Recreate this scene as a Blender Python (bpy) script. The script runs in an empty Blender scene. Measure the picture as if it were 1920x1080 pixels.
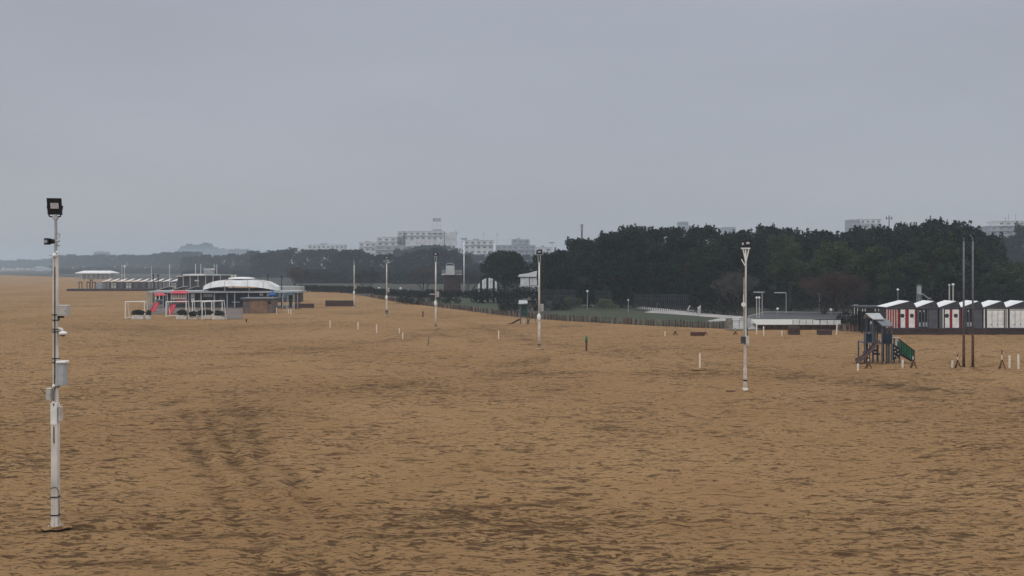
import bpy, math, random
import numpy as np
from mathutils import Vector, noise as mn
random.seed(11); RNG = np.random.default_rng(11)
S = bpy.context.scene; COL = S.collection
R = math.radians

# ------------------------------------------------------------------ camera
F = 1900.0; H = 7.5; HOR = 500.0          # focal length in 1920-px units, eye height, horizon row
cd = bpy.data.cameras.new('camera'); cam = bpy.data.objects.new('camera', cd); COL.objects.link(cam)
cam.location = (0, 0, H); cam.rotation_euler = (R(90), 0, 0)
cd.sensor_width = 36; cd.lens = 36 * F / 1920; cd.shift_y = -(540 - HOR) / 1920
cd.clip_start = 0.3; cd.clip_end = 20000
S.camera = cam
# ------------------------------------------------------------------ sky, sun, exposure
SUN_EL, SUN_AZ = 48.0, 205.0              # degrees; azimuth from +Y clockwise: high behind the camera
W = bpy.data.worlds.new('World'); S.world = W; W.use_nodes = True
n = W.node_tree.nodes; l = W.node_tree.links; n.clear()
out = n.new('ShaderNodeOutputWorld'); bg = n.new('ShaderNodeBackground'); bg.inputs[1].default_value = 0.1
sky = n.new('ShaderNodeTexSky'); sky.sky_type = 'NISHITA'; sky.sun_disc = False
sky.sun_elevation = R(SUN_EL); sky.sun_rotation = R(SUN_AZ)
tc = n.new('ShaderNodeTexCoord'); sx = n.new('ShaderNodeSeparateXYZ'); l.new(tc.outputs['Generated'], sx.inputs[0])
rp = n.new('ShaderNodeValToRGB'); l.new(sx.outputs[2], rp.inputs[0])     # overcast: brighter towards the zenith
e = rp.color_ramp.elements
e[0].position = 0.0; e[0].color = (.350, .358, .388, 1)
e[1].position = 1.0; e[1].color = (1.2, 1.2, 1.2, 1)
k = e.new(.14); k.color = (.350, .366, .408, 1)
k = e.new(.27); k.color = (.352, .373, .425, 1)
k = e.new(.55); k.color = (.85, .865, .90, 1)
mp = n.new('ShaderNodeMapping'); mp.inputs['Scale'].default_value = (1.6, 1.6, 6.0); l.new(tc.outputs['Generated'], mp.inputs[0])
nz = n.new('ShaderNodeTexNoise'); nz.inputs['Scale'].default_value = 1.3; nz.inputs['Detail'].default_value = 5; l.new(mp.outputs[0], nz.inputs[0])
mr = n.new('ShaderNodeMapRange'); mr.inputs[1].default_value = .3; mr.inputs[2].default_value = .7
mr.inputs[3].default_value = 9.5; mr.inputs[4].default_value = 10.6; l.new(nz.outputs[0], mr.inputs[0])
vm = n.new('ShaderNodeVectorMath'); vm.operation = 'SCALE'; l.new(rp.outputs[0], vm.inputs[0]); l.new(mr.outputs[0], vm.inputs['Scale'])
mx = n.new('ShaderNodeMix'); mx.data_type = 'RGBA'; mx.inputs[0].default_value = .94
l.new(sky.outputs[0], mx.inputs[6]); l.new(vm.outputs[0], mx.inputs[7])
l.new(mx.outputs[2], bg.inputs[0]); l.new(bg.outputs[0], out.inputs[0])
sd = bpy.data.lights.new('sun', 'SUN'); sd.energy = 0.6; sd.angle = R(25); sd.color = (1, .97, .93)
sun = bpy.data.objects.new('sun', sd); COL.objects.link(sun)
az = R(SUN_AZ); el = R(SUN_EL)
dirv = Vector((math.sin(az) * math.cos(el), math.cos(az) * math.cos(el), math.sin(el)))
sun.rotation_euler = dirv.to_track_quat('Z', 'Y').to_euler(); sun.location = (0, -20, 40)
S.view_settings.view_transform = 'Standard'; S.view_settings.look = 'None'
S.view_settings.exposure = 0.12; S.view_settings.gamma = 1
S.cycles.use_denoising = True; S.cycles.volume_bounces = 1; S.cycles.max_bounces = 6
S.cycles.diffuse_bounces = 3; S.cycles.glossy_bounces = 2; S.cycles.sample_clamp_indirect = 4

# ------------------------------------------------------------------ helpers
def G(px, py, z=0.0):
    D = F * (H - z) / (py - HOR)
    return Vector(((px - 960) / F * D, D, z))
def AT(px, D):
    return Vector(((px - 960) / F * D, D, 0))

def tag(o, label=None, cat=None, group=None, kind=None):
    for k_, v in (('label', label), ('category', cat), ('group', group), ('kind', kind)):
        if v: o[k_] = v
    return o
def thing(name, label, cat, loc, rz=0, group=None):
    o = bpy.data.objects.new(name, None); COL.objects.link(o); o.empty_display_size = .3
    o.location = loc; o.rotation_euler = (0, 0, rz)
    return tag(o, label, cat, group)
def dup(root, label, loc, rz=0, sc=1.0, group=None):
    r = root.copy(); COL.objects.link(r); r.location = loc; r.rotation_euler = (0, 0, rz)
    r.scale = sc if isinstance(sc, tuple) else (sc, sc, sc)
    r['label'] = label
    if group: r['group'] = group
    for ch in KIDS[root.name]:
        c = ch.copy(); COL.objects.link(c); c.parent = r
        for g in KIDS.get(ch.name, []):
            d = g.copy(); COL.objects.link(d); d.parent = c
    return r
KIDS = {}

def material(name, col, rough=.75, var=.12, scale=1.5, bump=.0, bscale=8, metal=0, col2=None, lo=.35, hi=.65, spec=.3, stretch=(1, 1, 1), alpha=None):
    m = bpy.data.materials.new(name); m.use_nodes = True
    nt = m.node_tree; b = nt.nodes['Principled BSDF']
    b.inputs['Roughness'].default_value = rough; b.inputs['Metallic'].default_value = metal
    b.inputs['Specular IOR Level'].default_value = spec
    t = nt.nodes.new('ShaderNodeTexCoord'); mp = nt.nodes.new('ShaderNodeMapping'); mp.inputs['Scale'].default_value = stretch
    nt.links.new(t.outputs['Object'], mp.inputs[0])
    nz = nt.nodes.new('ShaderNodeTexNoise'); nz.inputs['Scale'].default_value = scale; nz.inputs['Detail'].default_value = 6
    nt.links.new(mp.outputs[0], nz.inputs[0])
    r_ = nt.nodes.new('ShaderNodeValToRGB'); nt.links.new(nz.outputs[0], r_.inputs[0])
    c2 = col2 or tuple(c * (1 - 2.2 * var) for c in col)
    c1 = col if col2 else tuple(min(1, c * (1 + var)) for c in col)
    r_.color_ramp.elements[0].position = lo; r_.color_ramp.elements[0].color = (*c2, 1)
    r_.color_ramp.elements[1].position = hi; r_.color_ramp.elements[1].color = (*c1, 1)
    nt.links.new(r_.outputs[0], b.inputs['Base Color'])
    if bump:
        n2 = nt.nodes.new('ShaderNodeTexNoise'); n2.inputs['Scale'].default_value = bscale; n2.inputs['Detail'].default_value = 6
        nt.links.new(mp.outputs[0], n2.inputs[0])
        bp = nt.nodes.new('ShaderNodeBump'); bp.inputs['Strength'].default_value = .8; bp.inputs['Distance'].default_value = bump
        nt.links.new(n2.outputs[0], bp.inputs['Height']); nt.links.new(bp.outputs[0], b.inputs['Normal'])
    if alpha is not None: b.inputs['Alpha'].default_value = alpha
    return m

def leafmat(name, c1, c2):
    """foliage: tone varies with the tree and from clump to clump"""
    m = bpy.data.materials.new(name); m.use_nodes = True; nt = m.node_tree; b = nt.nodes['Principled BSDF']
    b.inputs['Roughness'].default_value = .8; b.inputs['Specular IOR Level'].default_value = .1
    t = nt.nodes.new('ShaderNodeTexCoord'); nz = nt.nodes.new('ShaderNodeTexNoise')
    nz.inputs['Scale'].default_value = .55; nz.inputs['Detail'].default_value = 8; nt.links.new(t.outputs['Object'], nz.inputs[0])
    oi = nt.nodes.new('ShaderNodeObjectInfo')
    mm = nt.nodes.new('ShaderNodeMath'); mm.operation = 'MULTIPLY_ADD'; mm.inputs[1].default_value = .3; mm.inputs[2].default_value = -.15
    nt.links.new(oi.outputs['Random'], mm.inputs[0])
    ad = nt.nodes.new('ShaderNodeMath'); ad.operation = 'ADD'; nt.links.new(nz.outputs[0], ad.inputs[0]); nt.links.new(mm.outputs[0], ad.inputs[1])
    r_ = nt.nodes.new('ShaderNodeValToRGB'); r_.color_ramp.elements[0].position = .32; r_.color_ramp.elements[1].position = .7
    r_.color_ramp.elements[0].color = (*c1, 1); r_.color_ramp.elements[1].color = (*c2, 1)
    nt.links.new(ad.outputs[0], r_.inputs[0]); nt.links.new(r_.outputs[0], b.inputs['Base Color'])
    return m

M = dict(
    white=material('white_paint', (.86, .85, .82), .55, .07, 2.0),
    roofwhite=material('white_membrane', (.80, .81, .82), .5, .06, .7),
    galv=material('galvanised_steel', (.42, .43, .44), .45, .12, 3, metal=.35),
    polewhite=material('worn_white_steel', (.70, .655, .60), .5, .12, 3.0, stretch=(1, 1, .4)),
    pinkwhite=material('dusty_cream_paint', (.62, .54, .47), .6, .1, 4),
    boxgrey=material('pale_grey_plastic', (.50, .48, .44), .5, .05, 2),
    cabinet=material('grey_cabinet', (.40, .42, .43), .5, .08, 2),
    black=material('black_metal', (.018, .019, .022), .45, .1, 4),
    glass=material('dusty_glass', (.30, .33, .37), .15, .05, 2, spec=.6),
    lens=material('floodlight_glass', (.62, .66, .72), .12, .05, 9, spec=.8),
    stake=material('whitewashed_wood', (.84, .74, .62), .8, .08, 6),
    rust=material('rusty_steel', (.12, .05, .028), .85, .25, 5),
    brown=material('dark_brown_timber', (.075, .042, .035), .8, .2, 3, stretch=(1, 1, 5)),
    picket=material('weathered_red_brown_stake', (.11, .058, .046), .85, .25, 2),
    picket2=material('weathered_grey_stake', (.22, .19, .16), .85, .2, 2),
    greentop=material('green_paint', (.02, .16, .05), .5, .1, 4),
    navy=material('navy_panel', (.010, .022, .045), .5, .15, 3),
    greyblue=material('slate_blue_plastic', (.085, .10, .125), .6, .12, 3),
    slateroof=material('slate_grey_board', (.16, .17, .19), .6, .1, 3),
    slide=material('faded_maroon_plastic', (.13, .085, .085), .45, .12, 3),
    green=material('green_plastic', (.02, .17, .075), .45, .2, 3),
    darkgreen=material('dark_green_board', (.018, .055, .055), .6, .15, 3),
    red=material('red_paint', (.28, .018, .035), .5, .12, 3),
    pinkred=material('pinkish_red_plastic', (.55, .035, .07), .4, .1, 3),
    deck=material('dark_maroon_skirting', (.060, .038, .038), .8, .2, 1.5, stretch=(.3, .3, 3)),
    dark=material('dark_interior', (.022, .024, .030), .8, .15, 2),
    charcoal=material('charcoal_board', (.055, .058, .068), .7, .12, 2),
    cabgrey=material('mid_grey_board', (.10, .10, .115), .7, .1, 2),
    tan=material('tan_brown_plywood', (.26, .155, .10), .75, .12, 1.2),
    tandark=material('grey_brown_board', (.15, .12, .105), .8, .12, 1.5),
    blue=material('bright_blue_canvas', (.02, .10, .32), .7, .08, 3),
    paleblue=material('faded_blue_canvas', (.10, .19, .24), .7, .1, 3),
    shutter=material('dark_blue_shutter', (.022, .03, .05), .5, .1, 2, stretch=(.2, .2, 8)),
    bark=material('pine_bark', (.045, .034, .028), .95, .25, 3, bump=.04, bscale=7),
    concrete=material('pale_concrete', (.30, .30, .30), .8, .12, .8, bump=.004),
    paving=material('pale_paving', (.35, .335, .32), .85, .12, .35),
    plaster=material('white_plaster', (.62, .62, .62), .85, .12, .25),
    plastergrey=material('grey_plaster', (.32, .33, .35), .85, .12, .3),
    farwin=material('pale_far_window', (.16, .165, .18), .5, .2, .3),  # paler grey than window glass, low contrast on the distant blocks
    win=material('window_glass', (.05, .055, .065), .25, .1, 1, spec=.5),
    cloth=material('white_canvas', (.74, .75, .76), .7, .08, 1),
    planter=material('white_planter_box', (.66, .62, .55), .7, .12, 3),
    brick=material('terracotta_render', (.25, .12, .09), .8, .15, 1),
)
M['pine'] = leafmat('pine_needles', (.004, .011, .008), (.013, .034, .019))
M['pinelight'] = leafmat('olive_needles', (.010, .020, .012), (.050, .082, .034))
M['farleaf'] = leafmat('far_foliage', (.005, .013, .013), (.016, .028, .025))
M['bush'] = leafmat('shrub_leaves', (.016, .023, .015), (.045, .06, .03))
M['bushlight'] = leafmat('light_green_leaves', (.065, .088, .042), (.13, .16, .075))
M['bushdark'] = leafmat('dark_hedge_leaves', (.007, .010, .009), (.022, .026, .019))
M['twig'] = leafmat('reddish_bare_twigs', (.03, .018, .018), (.075, .042, .036))
M['greytwig'] = leafmat('grey_bare_twigs', (.04, .036, .036), (.09, .08, .076))

class MB:
    def __init__(s): s.v = []; s.f = []; s.sm = False
    def add(s, vs, fs):
        o = len(s.v); s.v += [tuple(p) for p in vs]; s.f += [tuple(i + o for i in f) for f in fs]; return s
    def box(s, x0, x1, y0, y1, z0, z1):
        x0, x1 = sorted((x0, x1)); y0, y1 = sorted((y0, y1)); z0, z1 = sorted((z0, z1))
        b = min(.012, (x1 - x0) / 5, (y1 - y0) / 5, (z1 - z0) / 5)
        # chamfered vertical and top edges
        ring = [(x0 + b, y0), (x1 - b, y0), (x1, y0 + b), (x1, y1 - b), (x1 - b, y1), (x0 + b, y1), (x0, y1 - b), (x0, y0 + b)]
        cx, cy = (x0 + x1) / 2, (y0 + y1) / 2
        top = [(x + (b if x < cx else -b), y + (b if y < cy else -b)) for x, y in ring]
        vs = [(x, y, z0) for x, y in ring] + [(x, y, z1 - b) for x, y in ring] + [(x, y, z1) for x, y in top]
        fs = [tuple(range(7, -1, -1)), tuple(range(16, 24))]
        for k_ in (0, 8):
            fs += [(k_ + i, k_ + (i + 1) % 8, k_ + 8 + (i + 1) % 8, k_ + 8 + i) for i in range(8)]
        return s.add(vs, fs)
    def tube(s, p0, p1, r0, r1=None, nn=8, cap=True):
        p0 = Vector(p0); p1 = Vector(p1); r1 = r0 if r1 is None else r1
        d = (p1 - p0).normalized(); a = d.orthogonal().normalized(); b = d.cross(a)
        vs = []
        for p, r in ((p0, r0), (p1, r1)):
            vs += [p + (a * math.cos(2 * math.pi * i / nn) + b * math.sin(2 * math.pi * i / nn)) * r for i in range(nn)]
        fs = [(i, (i + 1) % nn, nn + (i + 1) % nn, nn + i) for i in range(nn)]
        if cap: fs += [tuple(range(nn - 1, -1, -1)), tuple(range(nn, 2 * nn))]
        return s.add(vs, fs)
    def path(s, pts, rs, nn=7):
        for i in range(len(pts) - 1): s.tube(pts[i], pts[i + 1], rs[i], rs[i + 1], nn, cap=True)
        return s
    def ball(s, c, r, nu=10, nv=7, sq=(1, 1, 1)):
        vs = [(c[0], c[1], c[2] + r * sq[2])]
        for j in range(1, nv):
            for i in range(nu):
                t = math.pi * j / nv; p = 2 * math.pi * i / nu
                vs.append((c[0] + r * sq[0] * math.sin(t) * math.cos(p), c[1] + r * sq[1] * math.sin(t) * math.sin(p), c[2] + r * sq[2] * math.cos(t)))
        vs.append((c[0], c[1], c[2] - r * sq[2])); L = len(vs) - 1
        fs = [(0, 1 + i, 1 + (i + 1) % nu) for i in range(nu)]
        for j in range(nv - 2):
            for i in range(nu):
                a = 1 + j * nu + i; b = 1 + j * nu + (i + 1) % nu
                fs.append((a, a + nu, b + nu, b))
        o = 1 + (nv - 2) * nu
        fs += [(L, o + (i + 1) % nu, o + i) for i in range(nu)]
        return s.add(vs, fs)
    def slab(s, quad, t):
        """a plate of four corner points thickened by vector t"""
        q = [Vector(p) for p in quad]; t = Vector(t); nq = len(q)
        vs = q + [p + t for p in q]
        fs = [tuple(range(nq - 1, -1, -1)), tuple(range(nq, 2 * nq))] + [(i, (i + 1) % nq, nq + (i + 1) % nq, nq + i) for i in range(nq)]
        return s.add(vs, fs)
    def build(s, name, mat, parent=None, smooth=False):
        me = bpy.data.meshes.new(name); me.from_pydata(s.v, [], s.f); me.update()
        if smooth: me.shade_smooth()
        me.materials.append(M[mat] if isinstance(mat, str) else mat)
        o = bpy.data.objects.new(name, me); COL.objects.link(o)
        if parent is not None:
            o.parent = parent; KIDS.setdefault(parent.name, []).append(o)
        return o

class Px:
    """works in a vertical plane at the thing's real distance: picture columns/rows become metres there"""
    def __init__(s, bx, by, D=None):
        s.D = D or F * H / (by - HOR); s.k = s.D / F; s.bx = bx
        s.loc = AT(bx, s.D)
    def x(s, px): return (px - s.bx) * s.k
    def z(s, py): return H - (py - HOR) * s.k
    def box(s, mb, x0, x1, yt, yb, d0, d1):
        return mb.box(s.x(x0), s.x(x1), d0, d1, max(s.z(yb), -.12), s.z(yt))
    def pt(s, px, py, d=0): return (s.x(px), d, s.z(py))

ORD = ['leftmost', 'second', 'third', 'fourth', 'fifth', 'sixth', 'seventh', 'eighth', 'ninth', 'tenth', 'eleventh', 'twelfth',
       'thirteenth', 'fourteenth', 'fifteenth', 'sixteenth', 'seventeenth', 'eighteenth', 'nineteenth', 'twentieth',
       'twenty-first', 'twenty-second', 'twenty-third', 'twenty-fourth', 'twenty-fifth', 'twenty-sixth', 'twenty-seventh',
       'twenty-eighth', 'twenty-ninth', 'thirtieth', 'thirty-first', 'thirty-second', 'thirty-third', 'thirty-fourth', 'thirty-fifth']
def ordl(i): return ORD[i] if i == 0 else ORD[i] + ' from left'

# ------------------------------------------------------------------ ground: one sheet of sand to the horizon
def seg_dist(X, Y, pts):
    best = np.full(X.shape, 1e9); 
    for (ax, ay), (bx, by) in zip(pts[:-1], pts[1:]):
        vx, vy = bx - ax, by - ay; t = np.clip(((X - ax) * vx + (Y - ay) * vy) / (vx * vx + vy * vy), 0, 1)
        best = np.minimum(best, np.hypot(X - ax - t * vx, Y - ay - t * vy))
    return best
def g2(px, py): p = G(px, py); return (p.x, p.y)
def vnoise(X, Y, sc, seed, octv=3):
    """value noise, numpy"""
    tot = np.zeros(X.shape); amp = 1; nrm = 0
    for o in range(octv):
        rs = np.random.default_rng(seed + o); T = rs.random((256, 256))
        x = X * sc; y = Y * sc; xi = np.floor(x).astype(int); yi = np.floor(y).astype(int)
        fx = x - xi; fy = y - yi; fx = fx * fx * (3 - 2 * fx); fy = fy * fy * (3 - 2 * fy)
        a = T[xi % 256, yi % 256]; b = T[(xi + 1) % 256, yi % 256]; c = T[xi % 256, (yi + 1) % 256]; d = T[(xi + 1) % 256, (yi + 1) % 256]
        tot += amp * ((a * (1 - fx) + b * fx) * (1 - fy) + (c * (1 - fx) + d * fx) * fy); nrm += amp
        amp *= .5; sc *= 2.03
    return tot / nrm
def grow(a, b, r):
    o = []; s_ = .3
    while a < b: a += s_; s_ *= r; o.append(a)
    return o
ys = [-200, -60, -10, 8, 14, 19, 22] + list(np.arange(23, 48, .14)) + list(np.arange(48, 100, .28)) + grow(100, 9000, 1.045)
xr = list(np.arange(0, 26, .18)) + list(np.arange(26, 60, .45)) + grow(60, 6000, 1.09)
xs = [-v for v in xr[:0:-1]] + xr
X, Y = np.meshgrid(np.array(xs), np.array(ys, dtype=float))
relief = (vnoise(X, Y, 1.3, 5) - .5) * .13 + (vnoise(X, Y, .3, 50) - .5) * .16 + (vnoise(X * .8, Y, 3.1, 90, 2) - .5) * .075
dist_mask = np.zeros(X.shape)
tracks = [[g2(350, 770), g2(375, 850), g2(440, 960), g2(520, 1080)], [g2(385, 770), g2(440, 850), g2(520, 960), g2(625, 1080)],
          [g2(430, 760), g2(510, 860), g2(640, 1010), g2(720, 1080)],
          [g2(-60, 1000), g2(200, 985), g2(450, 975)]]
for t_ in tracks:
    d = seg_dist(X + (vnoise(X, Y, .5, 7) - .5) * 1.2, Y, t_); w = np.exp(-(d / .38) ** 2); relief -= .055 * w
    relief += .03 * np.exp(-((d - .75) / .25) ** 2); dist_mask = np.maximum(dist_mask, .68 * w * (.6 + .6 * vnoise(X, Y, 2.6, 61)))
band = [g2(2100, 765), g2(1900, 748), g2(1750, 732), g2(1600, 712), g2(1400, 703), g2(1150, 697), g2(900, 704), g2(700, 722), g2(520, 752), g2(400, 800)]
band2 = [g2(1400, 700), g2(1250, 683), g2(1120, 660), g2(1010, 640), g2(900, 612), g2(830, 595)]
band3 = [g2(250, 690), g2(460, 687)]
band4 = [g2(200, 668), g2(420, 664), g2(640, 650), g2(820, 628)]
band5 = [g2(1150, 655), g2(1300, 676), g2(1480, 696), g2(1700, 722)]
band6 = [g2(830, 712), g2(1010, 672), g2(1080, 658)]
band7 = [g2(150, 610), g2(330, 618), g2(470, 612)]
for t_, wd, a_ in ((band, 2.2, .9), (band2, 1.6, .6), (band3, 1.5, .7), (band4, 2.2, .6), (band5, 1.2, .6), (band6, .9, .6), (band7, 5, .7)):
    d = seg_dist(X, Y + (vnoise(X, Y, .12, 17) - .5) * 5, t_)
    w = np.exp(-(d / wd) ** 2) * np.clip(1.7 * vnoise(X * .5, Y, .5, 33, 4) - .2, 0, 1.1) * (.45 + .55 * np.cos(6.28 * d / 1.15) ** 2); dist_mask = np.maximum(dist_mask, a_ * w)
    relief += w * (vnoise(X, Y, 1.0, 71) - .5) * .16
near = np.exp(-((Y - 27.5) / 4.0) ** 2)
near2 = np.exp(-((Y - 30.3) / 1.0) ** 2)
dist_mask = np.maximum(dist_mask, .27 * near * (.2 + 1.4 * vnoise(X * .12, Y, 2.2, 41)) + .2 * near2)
fade = np.clip((150 - Y) / 60, 0, 1) * np.clip((90 - np.abs(X)) / 30, 0, 1)
Z = relief * fade - .035
nx, ny = len(xs), len(ys)
co = np.stack([X, Y, Z], -1).reshape(-1, 3).astype(np.float32)
idx = np.arange(nx * ny).reshape(ny, nx)
q = np.stack([idx[:-1, :-1], idx[:-1, 1:], idx[1:, 1:], idx[1:, :-1]], -1).reshape(-1, 4).astype(np.int32)
def mesh_np(name, co, q):
    me = bpy.data.meshes.new(name); k_ = q.shape[1]
    me.vertices.add(len(co)); me.vertices.foreach_set('co', np.ascontiguousarray(co, dtype=np.float32).ravel())
    me.loops.add(q.size); me.loops.foreach_set('vertex_index', q.ravel())
    me.polygons.add(len(q)); me.polygons.foreach_set('loop_start', (np.arange(len(q)) * k_).astype(np.int32))
    me.update(calc_edges=True); return me
me = mesh_np('beach_sand', co, q); me.shade_smooth()
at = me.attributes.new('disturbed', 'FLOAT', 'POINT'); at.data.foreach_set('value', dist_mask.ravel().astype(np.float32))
def sand_mat():
    m = bpy.data.materials.new('damp_sand'); m.use_nodes = True; nt = m.node_tree; N = nt.nodes; Lk = nt.links
    b = N['Principled BSDF']; b.inputs['Roughness'].default_value = .95; b.inputs['Specular IOR Level'].default_value = .12
    tc = N.new('ShaderNodeTexCoord')
    def nz(scale, det, sc=(1, 1, 1), dist=0.0, rough=.55):
        mp = N.new('ShaderNodeMapping'); mp.inputs['Scale'].default_value = sc; Lk.new(tc.outputs['Object'], mp.inputs[0])
        t = N.new('ShaderNodeTexNoise'); t.inputs['Scale'].default_value = scale; t.inputs['Detail'].default_value = det
        t.inputs['Distortion'].default_value = dist; t.inputs['Roughness'].default_value = rough; Lk.new(mp.outputs[0], t.inputs[0]); return t.outputs[0]
    def rng(s_, a, b_, c=0, d=1):
        t = N.new('ShaderNodeMapRange'); Lk.new(s_, t.inputs[0]); t.inputs[1].default_value = a; t.inputs[2].default_value = b_
        t.inputs[3].default_value = c; t.inputs[4].default_value = d; return t.outputs[0]
    def mth(op, a, b_):
        t = N.new('ShaderNodeMath'); t.operation = op
        for i_, v in enumerate((a, b_)):
            if isinstance(v, (int, float)): t.inputs[i_].default_value = v
            else: Lk.new(v, t.inputs[i_])
        return t.outputs[0]
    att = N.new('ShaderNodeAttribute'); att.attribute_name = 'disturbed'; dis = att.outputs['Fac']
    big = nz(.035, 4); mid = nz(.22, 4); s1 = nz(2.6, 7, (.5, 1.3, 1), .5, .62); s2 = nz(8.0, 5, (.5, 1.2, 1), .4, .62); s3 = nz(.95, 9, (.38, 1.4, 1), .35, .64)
    # clods and scuffs, with the shade of small hummocks painted in dark: threshold loosens where the sand is churned
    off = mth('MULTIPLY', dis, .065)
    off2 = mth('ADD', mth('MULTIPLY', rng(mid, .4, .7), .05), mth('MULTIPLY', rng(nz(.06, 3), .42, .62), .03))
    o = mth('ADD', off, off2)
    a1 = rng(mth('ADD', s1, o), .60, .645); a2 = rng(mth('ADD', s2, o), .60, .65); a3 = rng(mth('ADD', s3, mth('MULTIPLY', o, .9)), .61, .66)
    shade_fleck = mth('MINIMUM', mth('ADD', mth('MULTIPLY', a1, .85), mth('ADD', mth('MULTIPLY', a2, .9), mth('MULTIPLY', a3, .6))), 1.0)
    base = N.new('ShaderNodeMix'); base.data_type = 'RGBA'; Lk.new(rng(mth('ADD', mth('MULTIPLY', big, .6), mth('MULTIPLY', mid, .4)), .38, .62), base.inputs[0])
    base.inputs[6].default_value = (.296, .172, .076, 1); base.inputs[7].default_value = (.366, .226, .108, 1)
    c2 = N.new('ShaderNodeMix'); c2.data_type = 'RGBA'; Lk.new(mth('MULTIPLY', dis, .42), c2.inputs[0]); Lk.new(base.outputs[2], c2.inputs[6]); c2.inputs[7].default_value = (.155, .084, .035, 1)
    c3 = N.new('ShaderNodeMix'); c3.data_type = 'RGBA'; Lk.new(mth('MULTIPLY', shade_fleck, .95), c3.inputs[0]); Lk.new(c2.outputs[2], c3.inputs[6]); c3.inputs[7].default_value = (.075, .038, .016, 1)
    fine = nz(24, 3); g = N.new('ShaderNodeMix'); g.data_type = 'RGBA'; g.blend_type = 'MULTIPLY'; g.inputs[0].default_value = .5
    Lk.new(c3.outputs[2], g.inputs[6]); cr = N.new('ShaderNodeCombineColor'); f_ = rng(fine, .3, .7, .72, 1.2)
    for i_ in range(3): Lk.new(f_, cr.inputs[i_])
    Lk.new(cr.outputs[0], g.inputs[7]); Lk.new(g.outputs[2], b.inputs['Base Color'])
    hh = mth('SUBTRACT', mth('ADD', mth('MULTIPLY', s2, .6), s1), mth('MULTIPLY', shade_fleck, .25))
    bp = N.new('ShaderNodeBump'); bp.inputs['Strength'].default_value = 1; bp.inputs['Distance'].default_value = .16
    Lk.new(hh, bp.inputs['Height']); Lk.new(bp.outputs[0], b.inputs['Normal'])
    return m
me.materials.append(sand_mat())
o = bpy.data.objects.new('ground', me); COL.objects.link(o); tag(o, kind='structure')

def sheet(name, pts, z, mat):
    mb = MB(); mb.add([(p[0], p[1], z) for p in pts], [tuple(range(len(pts)))])
    o = mb.build(name, mat); return tag(o, kind='structure')
FENCE = [(690, 556), (740, 565), (800, 573), (860, 580), (920, 588), (1000, 597), (1060, 601), (1130, 605), (1240, 611), (1360, 616)]
M['parksoil'] = material('park_soil_and_turf', (.030, .035, .024), .95, .1, .25, col2=(.045, .038, .03), bump=.03, bscale=2)
M['lawn'] = material('lawn_grass', (.046, .060, .030), .95, .1, .4, col2=(.030, .038, .022), bump=.05, bscale=6)
M['poolcover'] = material('dark_pool_cover', (.045, .048, .058), .5, .12, .2, col2=(.075, .07, .075))
pk = [g2(2500, 622), g2(1930, 622), g2(1610, 618), g2(1400, 617)] + [g2(*p) for p in FENCE[::-1]] + [g2(640, 548), g2(565, 541), g2(420, 534), g2(200, 522), g2(0, 515.5), g2(-300, 512)]
pk += [(-2600, 7000), (5000, 7000), (5000, 300)]
sheet('park_ground', pk, .03, 'parksoil')
lw = [g2(*p) for p in [(1368, 613), (1240, 609.5), (1130, 603.5), (1020, 597), (1035, 585), (1062, 576), (1120, 576), (1180, 576), (1215, 580), (1290, 589), (1390, 600)]]
sheet('lawn', lw, .05, 'lawn')
lw2 = [g2(*p) for p in [(938, 587), (860, 577), (800, 570.5), (812, 561), (870, 557), (930, 563), (948, 575)]]
sheet('lawn', lw2, .05, 'lawn')
sheet('path', [g2(*p) for p in [(1172, 575.5), (1210, 576), (1250, 580), (1300, 586.5), (1400, 595), (1450, 597.5), (1450, 601), (1380, 601.5), (1330, 604), (1325, 602.5), (1352, 597), (1285, 591.5), (1208, 586.5), (1223, 582.2), (1185, 578)]], .07, 'paving')
sheet('pavement', [g2(*p) for p in [(1362, 619), (1372, 601.5), (1500, 598), (1500, 606), (1420, 619)]], .09, 'paving')

# ------------------------------------------------------------------ foliage and trees
def leaves(cl, n_per, size, seed, flat=1.0, shell=.75):
    rs = np.random.default_rng(seed); P = []
    for (c, r) in cl:
        n_ = max(6, int(n_per * (r[0] * r[2]) ** .9)) if not np.isscalar(r) else max(6, int(n_per * r ** 1.8))
        d = rs.normal(size=(n_, 3)); d /= np.linalg.norm(d, axis=1)[:, None]
        rad = shell + (1 - shell) * rs.random((n_, 1)) + rs.normal(size=(n_, 1)) * .07
        P.append(np.array(c) + d * rad * (np.array(r) if not np.isscalar(r) else r * np.array([1, 1, flat])))
    P = np.concatenate(P); n_ = len(P)
    a = rs.normal(size=(n_, 3)); a /= np.linalg.norm(a, axis=1)[:, None]
    b = np.cross(a, rs.normal(size=(n_, 3))); b /= np.linalg.norm(b, axis=1)[:, None]
    s_ = (size * (.55 + .9 * rs.random((n_, 1))))
    v = np.stack([P - a * s_ * .5, P + b * s_ * .32, P + a * s_ * .5, P - b * s_ * .32], 1).reshape(-1, 3)
    v[:, 2] = np.maximum(v[:, 2], .02)
    q_ = np.arange(len(v)).reshape(-1, 4).astype(np.int32)
    return v, q_
def leafobj(name, cl, n_per, size, seed, mat, parent, flat=1.0, shell=.75):
    v, q_ = leaves(cl, n_per, size, seed, flat, shell); me = mesh_np(name, v, q_); me.materials.append(M[mat])
    o = bpy.data.objects.new(name, me); COL.objects.link(o)
    if parent is not None: o.parent = parent; KIDS.setdefault(parent.name, []).append(o)
    return o

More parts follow.
